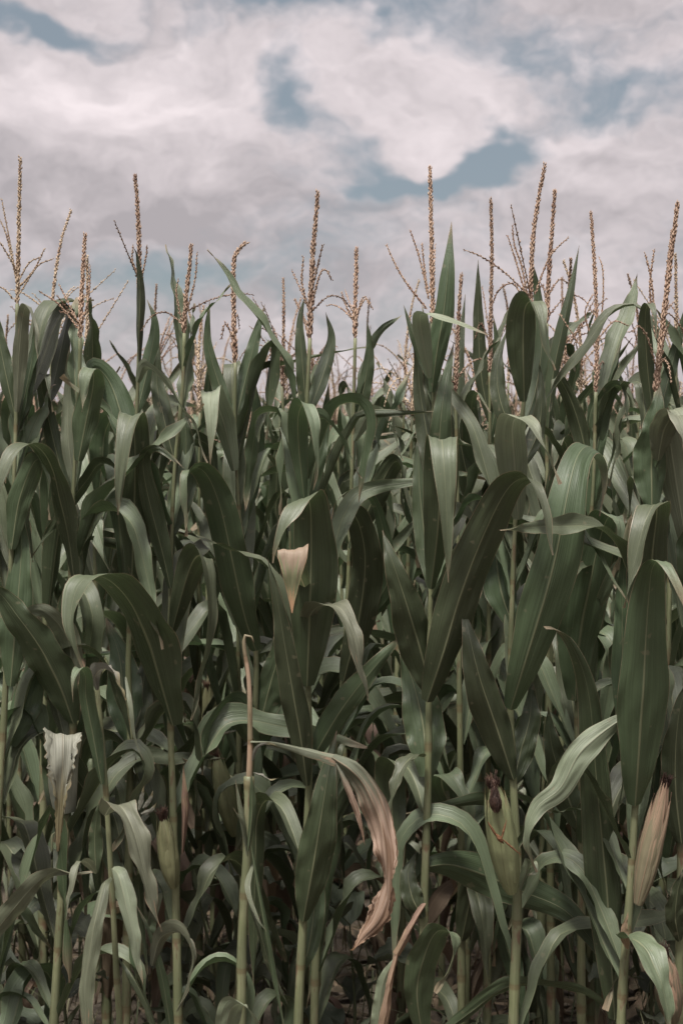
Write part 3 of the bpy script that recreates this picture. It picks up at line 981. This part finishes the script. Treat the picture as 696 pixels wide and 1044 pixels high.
p.leaf([(140, 420, .02), (152, 370, .04), (158, 330, .05), (150, 305, .06)], 18)
p.auto([560, 640, 860, 930], [80, 120, 60, 140])

p.skirt(3)

p.crowd(4)

# I: left plant
p = Plant(2.90, [(50, 1150), (60, 960), (68, 840), (75, 735), (72, 600), (76, 480), (81, 390), (82, 345)],
          'corn plant at the left with a torn pale leaf hanging like a flag', seed=19)
p.tassel([(82, 345), (83, 310), (85, 275), (87, 239)], [[(84, 330), (91, 300), (92, 270)], [(82, 335), (74, 320), (62, 318)], [(80, 335), (60, 310), (40, 297)]], thick=8, more=2)
p.leaf([(75, 738, -.02), (62, 702, -.05), (42, 662, -.08), (18, 628, -.10), (-5, 600, -.11), (-30, 590, -.13)], 50, gutter=.4)
p.leaf([(76, 592, -.016), (70, 550, -.03), (58, 495, -.06), (47, 465, -.10), (32, 453, -.14), (12, 464, -.18), (0, 493, -.20), (-6, 530, -.20)], 38, hz=True, gutter=.2)
p.leaf([(66, 830, .0), (64, 785, -.03), (64, 756, -.07), (64, 750, -.12), (64, 775, -.15), (62, 815, -.15), (59, 868, -.15)], 46, 'shred', label='torn pale leaf hanging like a flag', gutter=.12,
       m=18, n=70, crumple=.04, widths=[(0, 26), (.4, 38), (.5, 41), (.66, 30), (.75, 15), (.88, 9), (1, 3)], torn=.4, wave=.02)
p.leaf([(75, 700, .0), (70, 655, -.02), (52, 628, -.05), (30, 622, -.06), (20, 640, -.08)], 30, 'pale')
p.leaf([(77, 500, .01), (70, 450, .02), (70, 400, .04), (70, 370, .04), (72, 350, .03)], 20, 'pale')
p.leaf([(80, 470, .0), (88, 430, -.02), (95, 395, -.04), (95, 376, -.07), (88, 385, -.10), (84, 420, -.11)], 34)
p.leaf([(76, 530, .02), (60, 470, .04), (48, 420, .05), (42, 388, .03), (48, 384, .0), (54, 420, -.02)], 22)
p.auto([420, 640, 860, 800, 960], [120, 60, 100, 170, 140])

p.skirt(7)

p.crowd(4)

# J: far left plant
p = Plant(2.85, [(-12, 1150), (-8, 950), (6, 700), (16, 450), (18, 310)],
          'corn plant at the left edge with a tassel spread like a fan', seed=20)
p.tassel([(18, 310), (19, 255), (20, 210), (21, 161)], [[(18, 290), (10, 245), (2, 203)], [(17, 285), (7, 240), (-1, 222)], [(18, 295), (35, 275), (46, 253)],
         [(20, 300), (38, 272), (54, 264)], [(14, 305), (5, 295), (-6, 290)], [(20, 285), (30, 268), (42, 262)]], thick=7, mat='tassel_pale')
p.leaf([(17, 420, -.01), (20, 360, -.03), (24, 320, -.05), (29, 312, -.08), (36, 335, -.11), (39, 365, -.12)], 15, 'pale')
p.leaf([(17, 430, .0), (8, 390, .0), (0, 350, .01), (-8, 300, .01)], 22)
p.leaf([(16, 440, .01), (26, 400, .02), (34, 360, .03), (36, 325, .03)], 15)
p.leaf([(-16, 965, -.04), (10, 932, -.08, 10), (38, 900, -.11, 15), (60, 888, -.13, 20), (80, 892, -.14, 25), (99, 889, -.14, 20)], 24, 'pale', wave=.1)
p.leaf([(12, 560, .0), (20, 510, -.02), (36, 470, -.04), (46, 480, -.07), (52, 530, -.08)], 28)
p.leaf([(11, 700, -.01), (16, 640, -.02), (22, 560, .0), (18, 500, .01)], 36)
p.leaf([(10, 760, .02), (24, 720, .04), (38, 670, .06), (40, 620, .07)], 36)
p.auto([500, 620, 820, 900, 1000], [60, 130, 50, 140, 20])

p.skirt(7)

p.crowd(4)

# K: big folded leaf, upper centre left
p = Plant(3.10, [(240, 1150), (248, 900), (256, 780), (261, 665), (247, 560), (240, 450), (240, 370)],
          'corn plant with a crook ended tassel and a heavy blade drooping to its left', seed=21)
p.tassel([(240, 370), (238, 310), (238, 275), (241, 258), (250, 248)], [[(240, 350), (230, 330), (226, 345)]], thick=9, more=1)
p.leaf([(261, 664, -.02), (249, 627, -.06), (237, 572, -.10), (226, 522, -.13), (214, 489, -.15), (202, 477, -.18, -8), (192, 484, -.22), (188, 510, -.23), (189, 547, -.23)], 40, gutter=.25)
p.leaf([(239, 480, .0), (229, 435, -.03), (218, 404, -.07), (215, 402, -.12), (215, 432, -.15), (215, 475, -.15)], 30, 'pale')
p.leaf([(245, 540, .02), (256, 480, .05), (262, 430, .07), (258, 380, .08)], 30)
p.leaf([(241, 450, .0), (226, 400, .02), (212, 350, .03), (214, 305, .03)], 20)
p.leaf([(240, 430, .0), (252, 380, .02), (262, 340, .03), (270, 310, .04)], 18)
p.leaf([(262, 750, .0), (275, 700, .0), (285, 660, .0), (283, 620, .02)], 34)
p.leaf([(262, 760, -.02), (240, 720, -.05), (215, 740, -.10), (205, 790, -.12)], 38)
p.auto([520, 600, 700, 860, 940], [60, 100, 150, 40, 140])

p.skirt(5)

p.crowd(4)

# L: right edge
p = Plant(2.70, [(690, 1150), (693, 900), (698, 700), (702, 450), (704, 380)],
          'corn plant cut by the right edge with a small pink ear low down', seed=22)
p.leaf([(700, 560, -.01), (690, 500, -.03), (681, 440, -.06), (679, 422, -.10), (690, 420, -.14), (700, 450, -.17), (708, 500, -.18)], 36, 'pale')
p.leaf([(700, 600, -.0), (712, 540, -.04), (720, 480, -.08)], 40)
p.leaf([(694, 860, .0), (688, 800, -.02), (690, 740, -.03), (700, 690, -.03)], 40)
p.leaf([(692, 960, -.02), (688, 935, -.04), (691, 905, -.05), (700, 880, -.05)], 24)
p.ear((686, 1042, -.04), (676, 975, -.06), 25, 'husk_dry', label='small ear in a pale pink husk')
p.tassel([(704, 380), (703, 330), (706, 280), (708, 230)], thick=8, more=3)
p.auto([480, 640, 760, 840], [60, 120, 150, 90])

p.skirt(3)

p.crowd(3)

# M: dark blade between the ear plant and the right plant
p = Plant(3.00, [(592, 1150), (592, 950), (592, 850), (588, 720), (596, 600), (604, 500), (607, 400)],
          'corn plant with a broad dark blade folding pale at its tip beside the largest blade', seed=23)
p.tassel([(607, 400), (608, 340), (606, 280), (602, 217)], [[(609, 350), (614, 310), (614, 275), (610, 262)], [(606, 355), (596, 320), (604, 300)], [(610, 345), (625, 328), (640, 332)]], thick=7, more=2)
p.leaf([(586, 715, -.0), (590, 655, -.03), (602, 590, -.06), (614, 540, -.08), (622, 526, -.12), (632, 532, -.16, -10), (632, 560, -.18, -15), (625, 592, -.18, -15)], 54, gutter=.3)
p.leaf([(600, 540, .0), (606, 470, .0), (618, 410, .02), (634, 345, .03)], 24)
p.leaf([(604, 500, .0), (592, 440, .0), (578, 400, -.02), (566, 385, -.05), (560, 420, -.08)], 24)
p.leaf([(605, 470, .01), (612, 420, .0), (624, 395, -.02), (636, 400, -.05), (640, 440, -.06)], 26)
p.leaf([(592, 850, -.0), (574, 800, -.02), (562, 760, -.03), (558, 720, -.02)], 36)
p.leaf([(592, 860, -.01), (606, 830, -.06), (614, 860, -.10), (616, 910, -.11)], 32)
p.auto([560, 640, 780, 900, 960], [60, 120, 90, 40, 140])

p.skirt(4)

p.crowd(4)

# N: lance leaf behind the hooded top
p = Plant(3.25, [(562, 1150), (560, 800), (558, 600), (557, 420), (557, 330)],
          'corn plant with a narrow lance leaf pointing at the sky', seed=24)
p.tassel([(557, 330), (559, 280), (562, 240), (565, 195)], [[(558, 310), (552, 290), (548, 305)], [(559, 300), (570, 285), (580, 290)]], thick=8, more=3)
p.leaf([(558, 440, -.02), (563, 385, -.03), (573, 335, -.03), (583, 290, -.02), (590, 250, .0)], 15, gutter=.5, wave=.02)
p.leaf([(558, 470, .0), (548, 420, .0), (540, 380, .02), (536, 340, .03)], 24)
p.leaf([(558, 560, -.02), (570, 500, -.05), (578, 460, -.08), (570, 450, -.12), (560, 490, -.14)], 34)
p.auto([400, 480, 560, 640, 720, 800], None)

p.skirt(4)

p.crowd(3)

# O: slender tassel between the two tall plants
p = Plant(3.30, [(496, 1150), (497, 800), (498, 600), (499, 440), (499, 380)],
          'corn plant with one straight bare tassel rising between the two tallest tops', seed=25)
p.tassel([(499, 380), (500, 320), (501, 260), (500, 204)], [[(499, 350), (490, 330), (484, 345)]], thick=7, more=1)
p.leaf([(499, 430, .0), (490, 380, .0), (487, 320, .0), (487, 265, .0)], 16)
p.leaf([(499, 450, .0), (507, 400, .0), (506, 350, .0), (502, 320, .0)], 15)
p.leaf([(498, 520, -.02), (486, 470, -.06), (480, 420, -.1), (486, 400, -.14), (500, 420, -.16)], 30)
p.leaf([(498, 560, -.02), (480, 500, -.05), (468, 440, -.06), (468, 370, -.04), (474, 300, .0)], 26)
p.auto([420, 480, 560, 640, 720, 800], None)

p.skirt(5)

p.crowd(3)

# P: behind D on the right
p = Plant(3.15, [(318, 1150), (324, 920), (336, 800), (350, 690), (356, 560), (360, 430), (362, 345)],
          'corn plant in the shade with a dark blade arching over behind the pink leaf tip', seed=26)
p.tassel([(362, 345), (362, 310), (363, 280), (363, 254)], [[(362, 330), (352, 310), (348, 298)], [(362, 325), (372, 305), (380, 315)]], thick=8, more=3)
p.leaf([(350, 695, -.02), (366, 630, -.05), (372, 570, -.08), (364, 530, -.11), (350, 522, -.15), (340, 545, -.18), (338, 590, -.18)], 38)
p.leaf([(352, 650, -.0), (392, 600, -.05), (394, 560, -.08), (382, 513, -.11), (364, 499, -.14), (345, 508, -.16), (338, 530, -.16)], 16)
p.leaf([(357, 560, -.02), (385, 500, -.04), (404, 470, -.07), (414, 500, -.12), (426, 558, -.14)], 26)
p.leaf([(360, 440, .0), (370, 400, .0), (376, 360, .0), (374, 325, .0)], 16)
p.leaf([(361, 450, -.02), (378, 420, -.06), (396, 430, -.1), (410, 470, -.12)], 20, 'pale')
p.auto([420, 480, 560, 640, 720, 800, 860], None)

p.skirt(5)

p.crowd(4)

# Q: gap filler plant left of B's ear, in the shade
p = Plant(3.20, [(470, 1150), (470, 900), (468, 700), (466, 500), (464, 400)],
          'shaded corn plant behind the crossing leaf with a drooping blade', seed=27)
p.leaf([(468, 840, -.02), (450, 800, -.06), (458, 790, -.12), (474, 815, -.16), (482, 850, -.16)], 38)
p.leaf([(470, 960, -.02), (482, 910, -.05), (490, 930, -.12), (498, 1000, -.14)], 34)
p.tassel([(464, 400), (466, 350), (468, 310), (470, 280)], thick=7, more=3)
p.auto([440, 520, 600, 680, 760, 850, 930], None)

p.skirt(5)

p.crowd(3)

# R: low right
p = Plant(2.85, [(570, 1150), (566, 1080), (560, 1060)],
          'low sprawling corn shoot with one long wavy leaf near the ground', seed=28, r0=.008, r1=.006)
p.leaf([(452, 1052, -.05), (480, 1032, -.06, 20), (513, 1008, -.07, 30), (545, 1004, -.08, 40), (585, 1008, -.08, 35), (620, 1028, -.08, 30), (650, 1052, -.08, 20)], 24, wave=.06)


# ------------------------------------------------------------------ the rows behind: grown plants, copied
def build_proto(seed, H, detail):
    rg = random.Random(seed)
    return grow_plant(rg, H, detail, False)


ORD = ['first', 'second', 'third', 'fourth', 'fifth', 'sixth', 'seventh', 'eighth', 'ninth', 'tenth', 'eleventh', 'twelfth', 'thirteenth', 'fourteenth']
PH = 2.06                     # height of every grown plant before its copy is scaled


def copy_tree(o, parent=None):
    c = o.copy()
    COL.objects.link(c)
    if parent is not None:
        c.parent = parent
    for ch in list(o.children):
        copy_tree(ch, c)
    return c


class Proto:
    """one kind of plant; the first use builds it, later uses copy it"""
    def __init__(s, seed, detail, single=False):
        s.seed, s.detail, s.single, s.first = seed, detail, single, None

    def make(s):
        if s.first is not None:
            return copy_tree(s.first)
        rg = random.Random(s.seed)
        if s.single:
            r = obj('corn_plant', grow_plant(rg, PH, s.detail, True))
        else:
            r = empty('corn_plant', (0, 0, 0))
            for part in grow_plant(rg, PH, s.detail, False):
                o = obj(part[0], part[1], r)
                if len(part) > 2:
                    obj(part[2][0], part[2][1], o)
        s.first = r
        return r


NEAR = [Proto(100 + i, 2 if i < 8 else 1) for i in range(16)]
FARP = [Proto(300 + i, 1, True) for i in range(14)]
rr = random.Random(5)
ROWS = [3.45, 4.1, 4.85, 5.6, 6.35, 7.1, 7.85, 8.6, 9.35, 10.1, 10.85, 11.6]
side_spots = []
NTH = ['first', 'second', 'third', 'fourth', 'fifth', 'sixth', 'seventh', 'eighth', 'ninth', 'tenth', 'eleventh', 'twelfth', 'thirteenth', 'fourteenth', 'fifteenth',
       'sixteenth', 'seventeenth', 'eighteenth', 'nineteenth', 'twentieth']
k_near = k_far = 0
for ri, Y in enumerate(ROWS):
    sp = .17 if ri < 4 else .19
    half = .245 * Y + .05
    nth = 0
    x = -half - 1.3 + rr.uniform(0, sp)
    while x < half + 1.3:
        yy = Y + rr.uniform(-.06, .06)
        xx = x + rr.uniform(-.04, .04)
        x += sp
        sc = rr.uniform(.90, 1.06)
        if abs(xx) > half:
            if abs(xx) < half + (.25 if ri < 3 else .0):
                continue
            side_spots.append((xx, yy, rr.uniform(0, 6.28), sc))
            continue
        if ri < 7:
            o = NEAR[(k_near * 5) % 8 if ri < 2 else (k_near * 5) % 16].make()
            k_near += 1
        else:
            o = FARP[(k_far * 5) % 14].make()
            k_far += 1
        o.location = (xx, yy, 0)
        o.rotation_euler = (0, 0, rr.uniform(0, 6.28))
        o.scale = (sc, sc, sc)
        lab = 'green corn plant with a brown tassel in the %s row from the front' % ORD[ri + 1]
        if ri < 4 and nth < 20:
            lab = 'corn plant in the %s row from the front, %s from the left' % (ORD[ri + 1], NTH[nth])
        nth += 1
        tag(o, lab, 'corn plant', 'corn plants of the %s row' % ORD[ri + 1])

# ---- everything farther off, and the field beyond both sides of the picture: one mass
def mass(name, label, spots, meshes):
    vs, fs, mi, uvs, off = [], [], [], [], 0
    mats = ['leaf', 'stalk', 'tassel', 'tassel_pale', 'pale', 'dead']
    cache = []
    for mb in meshes:
        v = np.array([tuple(a) for a in mb.v])
        f = mb.f
        cache.append((v, [mats.index(mb.mats[i]) for i in mb.mi], f, mb.uv))
    me = bpy.data.meshes.new(name)
    V, LV, LS, MI, UV = [], [], [], [], []
    pre = []
    for v, m_, f, uv in cache:
        lens = np.array([len(a) for a in f])
        pre.append((v, np.array(m_), np.concatenate([np.array(a) for a in f]), lens, np.array([c for a in uv for c in a]).reshape(-1, 2)))
    for i, (x, y, rz, sc) in enumerate(spots):
        v, m_, lv, lens, uv = pre[i % len(pre)]
        c, s_ = math.cos(rz) * sc, math.sin(rz) * sc
        w = np.stack([v[:, 0] * c - v[:, 1] * s_ + x, v[:, 0] * s_ + v[:, 1] * c + y, v[:, 2] * sc], axis=1)
        V.append(w)
        LV.append(lv + off)
        LS.append(lens)
        MI.append(m_)
        UV.append(uv)
        off += len(v)
    V, LV, LS, MI, UV = (np.concatenate(a) for a in (V, LV, LS, MI, UV))
    me.vertices.add(len(V))
    me.vertices.foreach_set('co', V.astype(np.float32).ravel())
    me.loops.add(len(LV))
    me.loops.foreach_set('vertex_index', LV.astype(np.int32))
    me.polygons.add(len(LS))
    st = np.concatenate([[0], np.cumsum(LS)[:-1]])
    me.polygons.foreach_set('loop_start', st.astype(np.int32))
    me.polygons.foreach_set('material_index', MI.astype(np.int32))
    ul = me.uv_layers.new(name='uv')
    ul.data.foreach_set('uv', UV.astype(np.float32).ravel())
    for mt in mats:
        me.materials.append(M[mt])
    me.update(calc_edges=True)
    me.validate()
    o = obj(name, me)
    tag(o, label, 'cornfield', None, 'stuff')
    return o


low = [grow_plant(random.Random(500 + i), PH, 0, True) for i in range(10)]
mid = [grow_plant(random.Random(600 + i), PH, 1, True) for i in range(8)]
for Y in (2.75,):                                   # the front row going on to the left and right of the picture
    for sgn in (-1, 1):
        for k in range(7):
            side_spots.append((sgn * (1.12 + .19 * k), Y + rr.uniform(-.08, .08), rr.uniform(0, 6.28), rr.uniform(.9, 1.05)))
far_spots = []
Y = 12.35
while Y < 42:
    half = .25 * Y + 2.0
    x = -half
    while x < half:
        far_spots.append((x + rr.uniform(-.1, .1), Y + rr.uniform(-.15, .15), rr.uniform(0, 6.28), rr.uniform(.9, 1.06)))
        x += .21 if Y < 18 else .3
    Y += .75 if Y < 18 else 1.6
mass('corn_rows', 'mass of corn far back in the field, only its tassels and tops showing', far_spots, low)
mass('corn_margin', 'corn growing on beyond both sides of the view', side_spots, mid)

# ------------------------------------------------------------------ ground, weeds, litter
def ground_height(x, y):
    return .018 * math.sin(x * 7.1 + y * 3.3) * math.cos(y * 5.7 - x * 2.1) + .012 * math.sin(13 * x + 1.7) * math.sin(11 * y)


mb = MB()
xs = [-600, -120, -30, -8] + [-4 + .1 * i for i in range(81)] + [8, 30, 120, 600]
ysg = [-300, -60, -12, -3] + [.5 + .1 * i for i in range(96)] + [12, 16, 24, 45, 120, 600, 2000]
rows = [[Vector((x, y, ground_height(x, y) if abs(x) < 4.05 and .4 < y < 10.2 else 0.0)) for x in xs] for y in ysg]
uvs = [[(0, 0)] * len(xs) for _ in ysg]
mb.grid(rows, uvs, 'soil')
g = obj('ground', mb)
tag(g, kind='structure')

rg = random.Random(77)
mb = MB()
for i in range(1500):                              # dead leaf scraps lying between the rows
    y = rg.uniform(2.2, 8.5)
    x = rg.uniform(-.26, .26) * y + rg.uniform(-.2, .2)
    z = ground_height(x, y) + rg.uniform(.005, .04)
    a, ln = rg.uniform(0, 6.28), rg.uniform(.05, .32)
    d = Vector((math.cos(a), math.sin(a), 0))
    q0 = Vector((x, y, z))
    pts = [tuple(q0) + (rg.uniform(-40, 40),), tuple(q0 + d * ln * .5 + Vector((0, 0, rg.uniform(0, .06)))) + (rg.uniform(-40, 40),),
           tuple(q0 + d * ln + Vector((rg.uniform(-.04, .04), rg.uniform(-.04, .04), rg.uniform(-.0, .03)))) + (rg.uniform(-60, 60),)]
    blade(mb, pts, rg.uniform(.012, .05), 'litter', side0=(-math.sin(a), math.cos(a), 0), face=(0, 0, 1), gutter=.5, wave=.12, n=8, m=3, seed=i)
tag(obj('leaf_litter', mb), 'dead brown leaf scraps on the soil between the stalks', 'leaf litter', None, 'stuff')
mb = MB()
for i in range(1300):
    y = rg.uniform(2.3, 7.0)
    x = rg.uniform(-.27, .27) * y
    z = ground_height(x, y) - .01
    a, ln = rg.uniform(0, 6.28), rg.uniform(.12, .5)
    le = rg.uniform(.1, .7)
    d = Vector((math.cos(a) * le, math.sin(a) * le, 1))
    q0 = Vector((x, y, z))
    pts = [tuple(q0), tuple(q0 + d * ln * .5), tuple(q0 + d * ln * .8 + Vector((d.x, d.y, -.2)) * ln * .2), tuple(q0 + Vector((d.x * 1.3, d.y * 1.3, .7)) * ln)]
    blade(mb, pts, rg.uniform(.004, .009), 'grass', side0=(-math.sin(a), math.cos(a), 0), gutter=.4, wave=.02, n=7, m=2, seed=i)
tag(obj('grass', mb), 'thin grass growing among the corn stalks', 'grass', None, 'stuff')


def weed(x, y, h, n, label, seed):
    rg = random.Random(seed)
    r = empty('broadleaf_weed', (x, y, 0))
    tag(r, label, 'weed', 'broad leaved weeds at the foot of the corn')
    top = Vector((rg.uniform(-.08, .08), rg.uniform(-.08, .04), h))
    mb = MB()
    st = [Vector((0, 0, -.02)), top * .5 + Vector((.02, 0, 0)), top]
    tube(mb, st, [.005, .004, .0025], 'grass', sides=6)
    obj('stem', mb, r)
    for i in range(n):
        t = .25 + .75 * i / (n - 1)
        b = top * t
        a = i * 2.4 + rg.uniform(-.4, .4)
        ln = rg.uniform(.09, .16)
        el = R(rg.uniform(5, 45))
        d = Vector((math.cos(a) * math.cos(el), math.sin(a) * math.cos(el), math.sin(el)))
        c = b + d * ln * .35
        mb = MB()
        pts = [tuple(c), tuple(c + d * ln * .4), tuple(c + d * ln * .75 - Vector((0, 0, .012))), tuple(c + d * ln - Vector((0, 0, .04)))]
        tube(mb, [b, b.lerp(c, .5), c], [.0016, .0016, .0014], 'grass', sides=5)
        W = ln * rg.uniform(.6, .8)
        blade(mb, pts, W, 'weed', side0=(-math.sin(a), math.cos(a), 0), face=(0, 0, 1), gutter=-.35, wave=.06, n=14, m=8, seed=i + seed,
              widths=[(0, .12), (.12, .75), (.35, 1.0), (.6, .85), (.85, .4), (1, .03)])
        obj('leaf', mb, r)


for (px, Y, h, n, lab) in ((22, 3.1, .78, 9, 'tall broad leaved weed under the torn pale hanging leaf'),
                           (62, 3.2, .6, 8, 'broad leaved weed between the left stalks'),
                           (230, 3.3, .6, 9, 'broad leaved weed in the shade behind the snapped stalk'),
                           (350, 3.3, .5, 8, 'low broad leaved weed behind the withered pink leaf'),
                           (660, 3.3, .6, 9, 'broad leaved weed behind the dried ear')):
    weed((px - 348) / F * Y, Y, h, n, lab, int(px * 3 + 1000))

# ------------------------------------------------------------------ sky and sun
SUN_EL = 67.0        # azimuth clockwise from +Y seen from above: the sun stands high behind the camera, veiled by cloud
SUN_AZ = 205.0
w = bpy.data.worlds.new('World')
scene.world = w
w.use_nodes = True
nt = w.node_tree
nt.nodes.clear()
q = NT(nt)
STR = .10
sky = q.n('ShaderNodeTexSky', sky_type='NISHITA')
sky.sun_disc = False
sky.sun_elevation = R(SUN_EL)
sky.sun_rotation = R(SUN_AZ)
sky.air_density, sky.dust_density, sky.ozone_density = 1.0, 2.0, 1.0
D = q.n('ShaderNodeTexCoord').outputs['Generated']
sp = q.n('ShaderNodeSeparateXYZ')
nt.links.new(D, sp.inputs[0])
z = sp.outputs[2]


def vmath(op, a, b=None):
    nd = nt.nodes.new('ShaderNodeVectorMath')
    nd.operation = op
    q.val(a, nd.inputs[0])
    if b is not None:
        q.val(b, nd.inputs[1])
    return nd


warp = q.noise(vmath('MULTIPLY', D, (1, 1, 1.6)).outputs[0], 7.0, 4, .6, out=1)
warp = vmath('SCALE', vmath('SUBTRACT', warp, (.5, .5, .5)).outputs[0])
warp.inputs['Scale'].default_value = .14
DW = vmath('ADD', D, warp.outputs[0]).outputs[0]


def sky_dir(px, py):
    x, y = (px - 348) / F, (522 - py) / F
    return Vector((x, CP + y * SP, -SP + y * CP)).normalized()


def blob(px, py, rx, ry, src=DW, lo=1.35, hi=.0):
    """soft patch of the sky dome about a direction; radii in the photograph's pixels"""
    c = sky_dir(px, py)
    dv = vmath('SUBTRACT', src, tuple(c)).outputs[0]
    dv = vmath('MULTIPLY', dv, (F / rx, F / rx, F / ry)).outputs[0]
    ln = vmath('LENGTH', dv).outputs[1]
    return q.ramp(ln, lo, hi)


def total(bl):
    s = None
    for b, k in bl:
        t = q.math('MULTIPLY', b, k)
        s = t if s is None else q.math('ADD', s, t)
    return s


n1 = q.noise(vmath('MULTIPLY', D, (1, 1, 1.9)).outputs[0], 5.5, 8, .58)
n2 = q.noise(vmath('MULTIPLY', DW, (1, 1, 1.7)).outputs[0], 13.0, 8, .62)
cover = q.math('ADD', q.math('MULTIPLY', n1, .9), q.math('MULTIPLY', n2, .75))
# where the blue shows
gaps = total([(blob(345, -8, 160, 62), .75), (blob(302, 106, 40, 46), .66), (blob(484, 150, 74, 40), .85), (blob(376, 165, 46, 44), .62), (blob(436, 184, 90, 20), .55), (blob(255, 190, 70, 26), .26),
              (blob(650, 92, 120, 26), .30), (blob(540, 30, 90, 40), .22), (blob(15, 6, 90, 20), .60), (blob(120, 66, 40, 18), .22), (blob(210, 150, 40, 18), .2), (blob(130, 288, 150, 40), .34)])
puffs = total([(blob(424, 148, 50, 36), 1.15), (blob(150, 120, 190, 90), .25), (blob(400, 80, 110, 50), .30), (blob(620, 180, 140, 70), .25), (blob(90, 215, 190, 60), .3)])
cover = q.math('ADD', q.math('SUBTRACT', cover, gaps), puffs)
n3 = q.noise(vmath('MULTIPLY', DW, (1, 1, 1.5)).outputs[0], 30.0, 7, .62)
cover = q.math('ADD', cover, q.math('MULTIPLY', q.math('SUBTRACT', n3, .5), .5))
dens = q.ramp(cover, .34, .92)
# light tops, grey undersides
# billows: a cloud is light where it thins out upwards, towards the sun, and grey below
Dm = vmath('MULTIPLY', DW, (1, 1, 1.5)).outputs[0]
Du = vmath('ADD', Dm, (0.004, -.004, .022)).outputs[0]
rel = q.math('SUBTRACT', q.noise(Dm, 11.0, 5, .55), q.noise(Du, 11.0, 5, .55))
rel2 = q.math('SUBTRACT', q.noise(Dm, 30.0, 4, .55), q.noise(vmath('ADD', Dm, (.002, -.002, .009)).outputs[0], 30.0, 4, .55))
lum = q.math('ADD', q.math('ADD', .48, q.math('MULTIPLY', rel, 1.0)), q.math('MULTIPLY', rel2, .3))
lum = q.math('ADD', lum, q.math('MULTIPLY', q.math('SUBTRACT', n1, .5), .5))
lightp = total([(blob(150, 110, 220, 70), .26), (blob(60, 70, 130, 60), .15), (blob(400, 70, 130, 50), .22), (blob(560, 110, 170, 80), .16), (blob(424, 146, 50, 36), .2)])
darkp = total([(blob(60, 215, 210, 75), .22), (blob(230, 235, 140, 60), .14), (blob(120, 140, 80, 40), .10), (blob(300, 300, 160, 40), .10)])
lum = q.ramp(q.math('SUBTRACT', q.math('ADD', lum, lightp), darkp), .22, .95, smooth=False)
cloud = q.mix(lum, c4(.39, .358, .372), c4(.84, .752, .765))
base_sky = q.mix(.62, vmath('SCALE', sky.outputs[0]).outputs[0], c4(.28, .312, .322))
nt.nodes[-1]
for nd in nt.nodes:
    if nd.type == 'VECT_MATH' and nd.operation == 'SCALE' and nd.inputs[0].is_linked and nd.inputs[0].links[0].from_node == sky:
        nd.inputs['Scale'].default_value = STR * .85
colr = q.mix(q.math('MULTIPLY', dens, .96), base_sky, cloud)
# added glow around the sun; sky behind the camera dimmed for leaf contrast
az, el = R(SUN_AZ), R(SUN_EL)
to_sun = Vector((math.sin(az) * math.cos(el), math.cos(az) * math.cos(el), math.sin(el)))
toward = vmath('DOT_PRODUCT', D, tuple(to_sun)).outputs[1]
up = q.math('ADD', q.math('ADD', .42, q.math('MULTIPLY', q.ramp(sp.outputs[1], -.6, .35), .60)), q.math('MULTIPLY', q.ramp(toward, .60, .99), 4.2))
colr = vmath('MULTIPLY', colr, q.comb(up, up, up)).outputs[0]
colr2 = vmath('SCALE', colr)
colr2.inputs['Scale'].default_value = 1.0 / STR
bg = q.n('ShaderNodeBackground')
bg.inputs['Strength'].default_value = STR
nt.links.new(colr2.outputs[0], bg.inputs['Color'])
wo = q.n('ShaderNodeOutputWorld')
nt.links.new(bg.outputs[0], wo.inputs[0])

sd = bpy.data.lights.new('sun', 'SUN')
sd.energy = 5.0
sd.angle = R(10)
sd.color = (1.0, .95, .88)
so = bpy.data.objects.new('sun', sd)
COL.objects.link(so)
so.rotation_euler = to_sun.to_track_quat('Z', 'Y').to_euler()

vs = scene.view_settings
vs.view_transform = 'Standard'
vs.look = 'None'
vs.gamma = 1.0
vs.use_curve_mapping = False
vs.exposure = 0.18
scene.cycles.max_bounces = 8
scene.cycles.transparent_max_bounces = 4
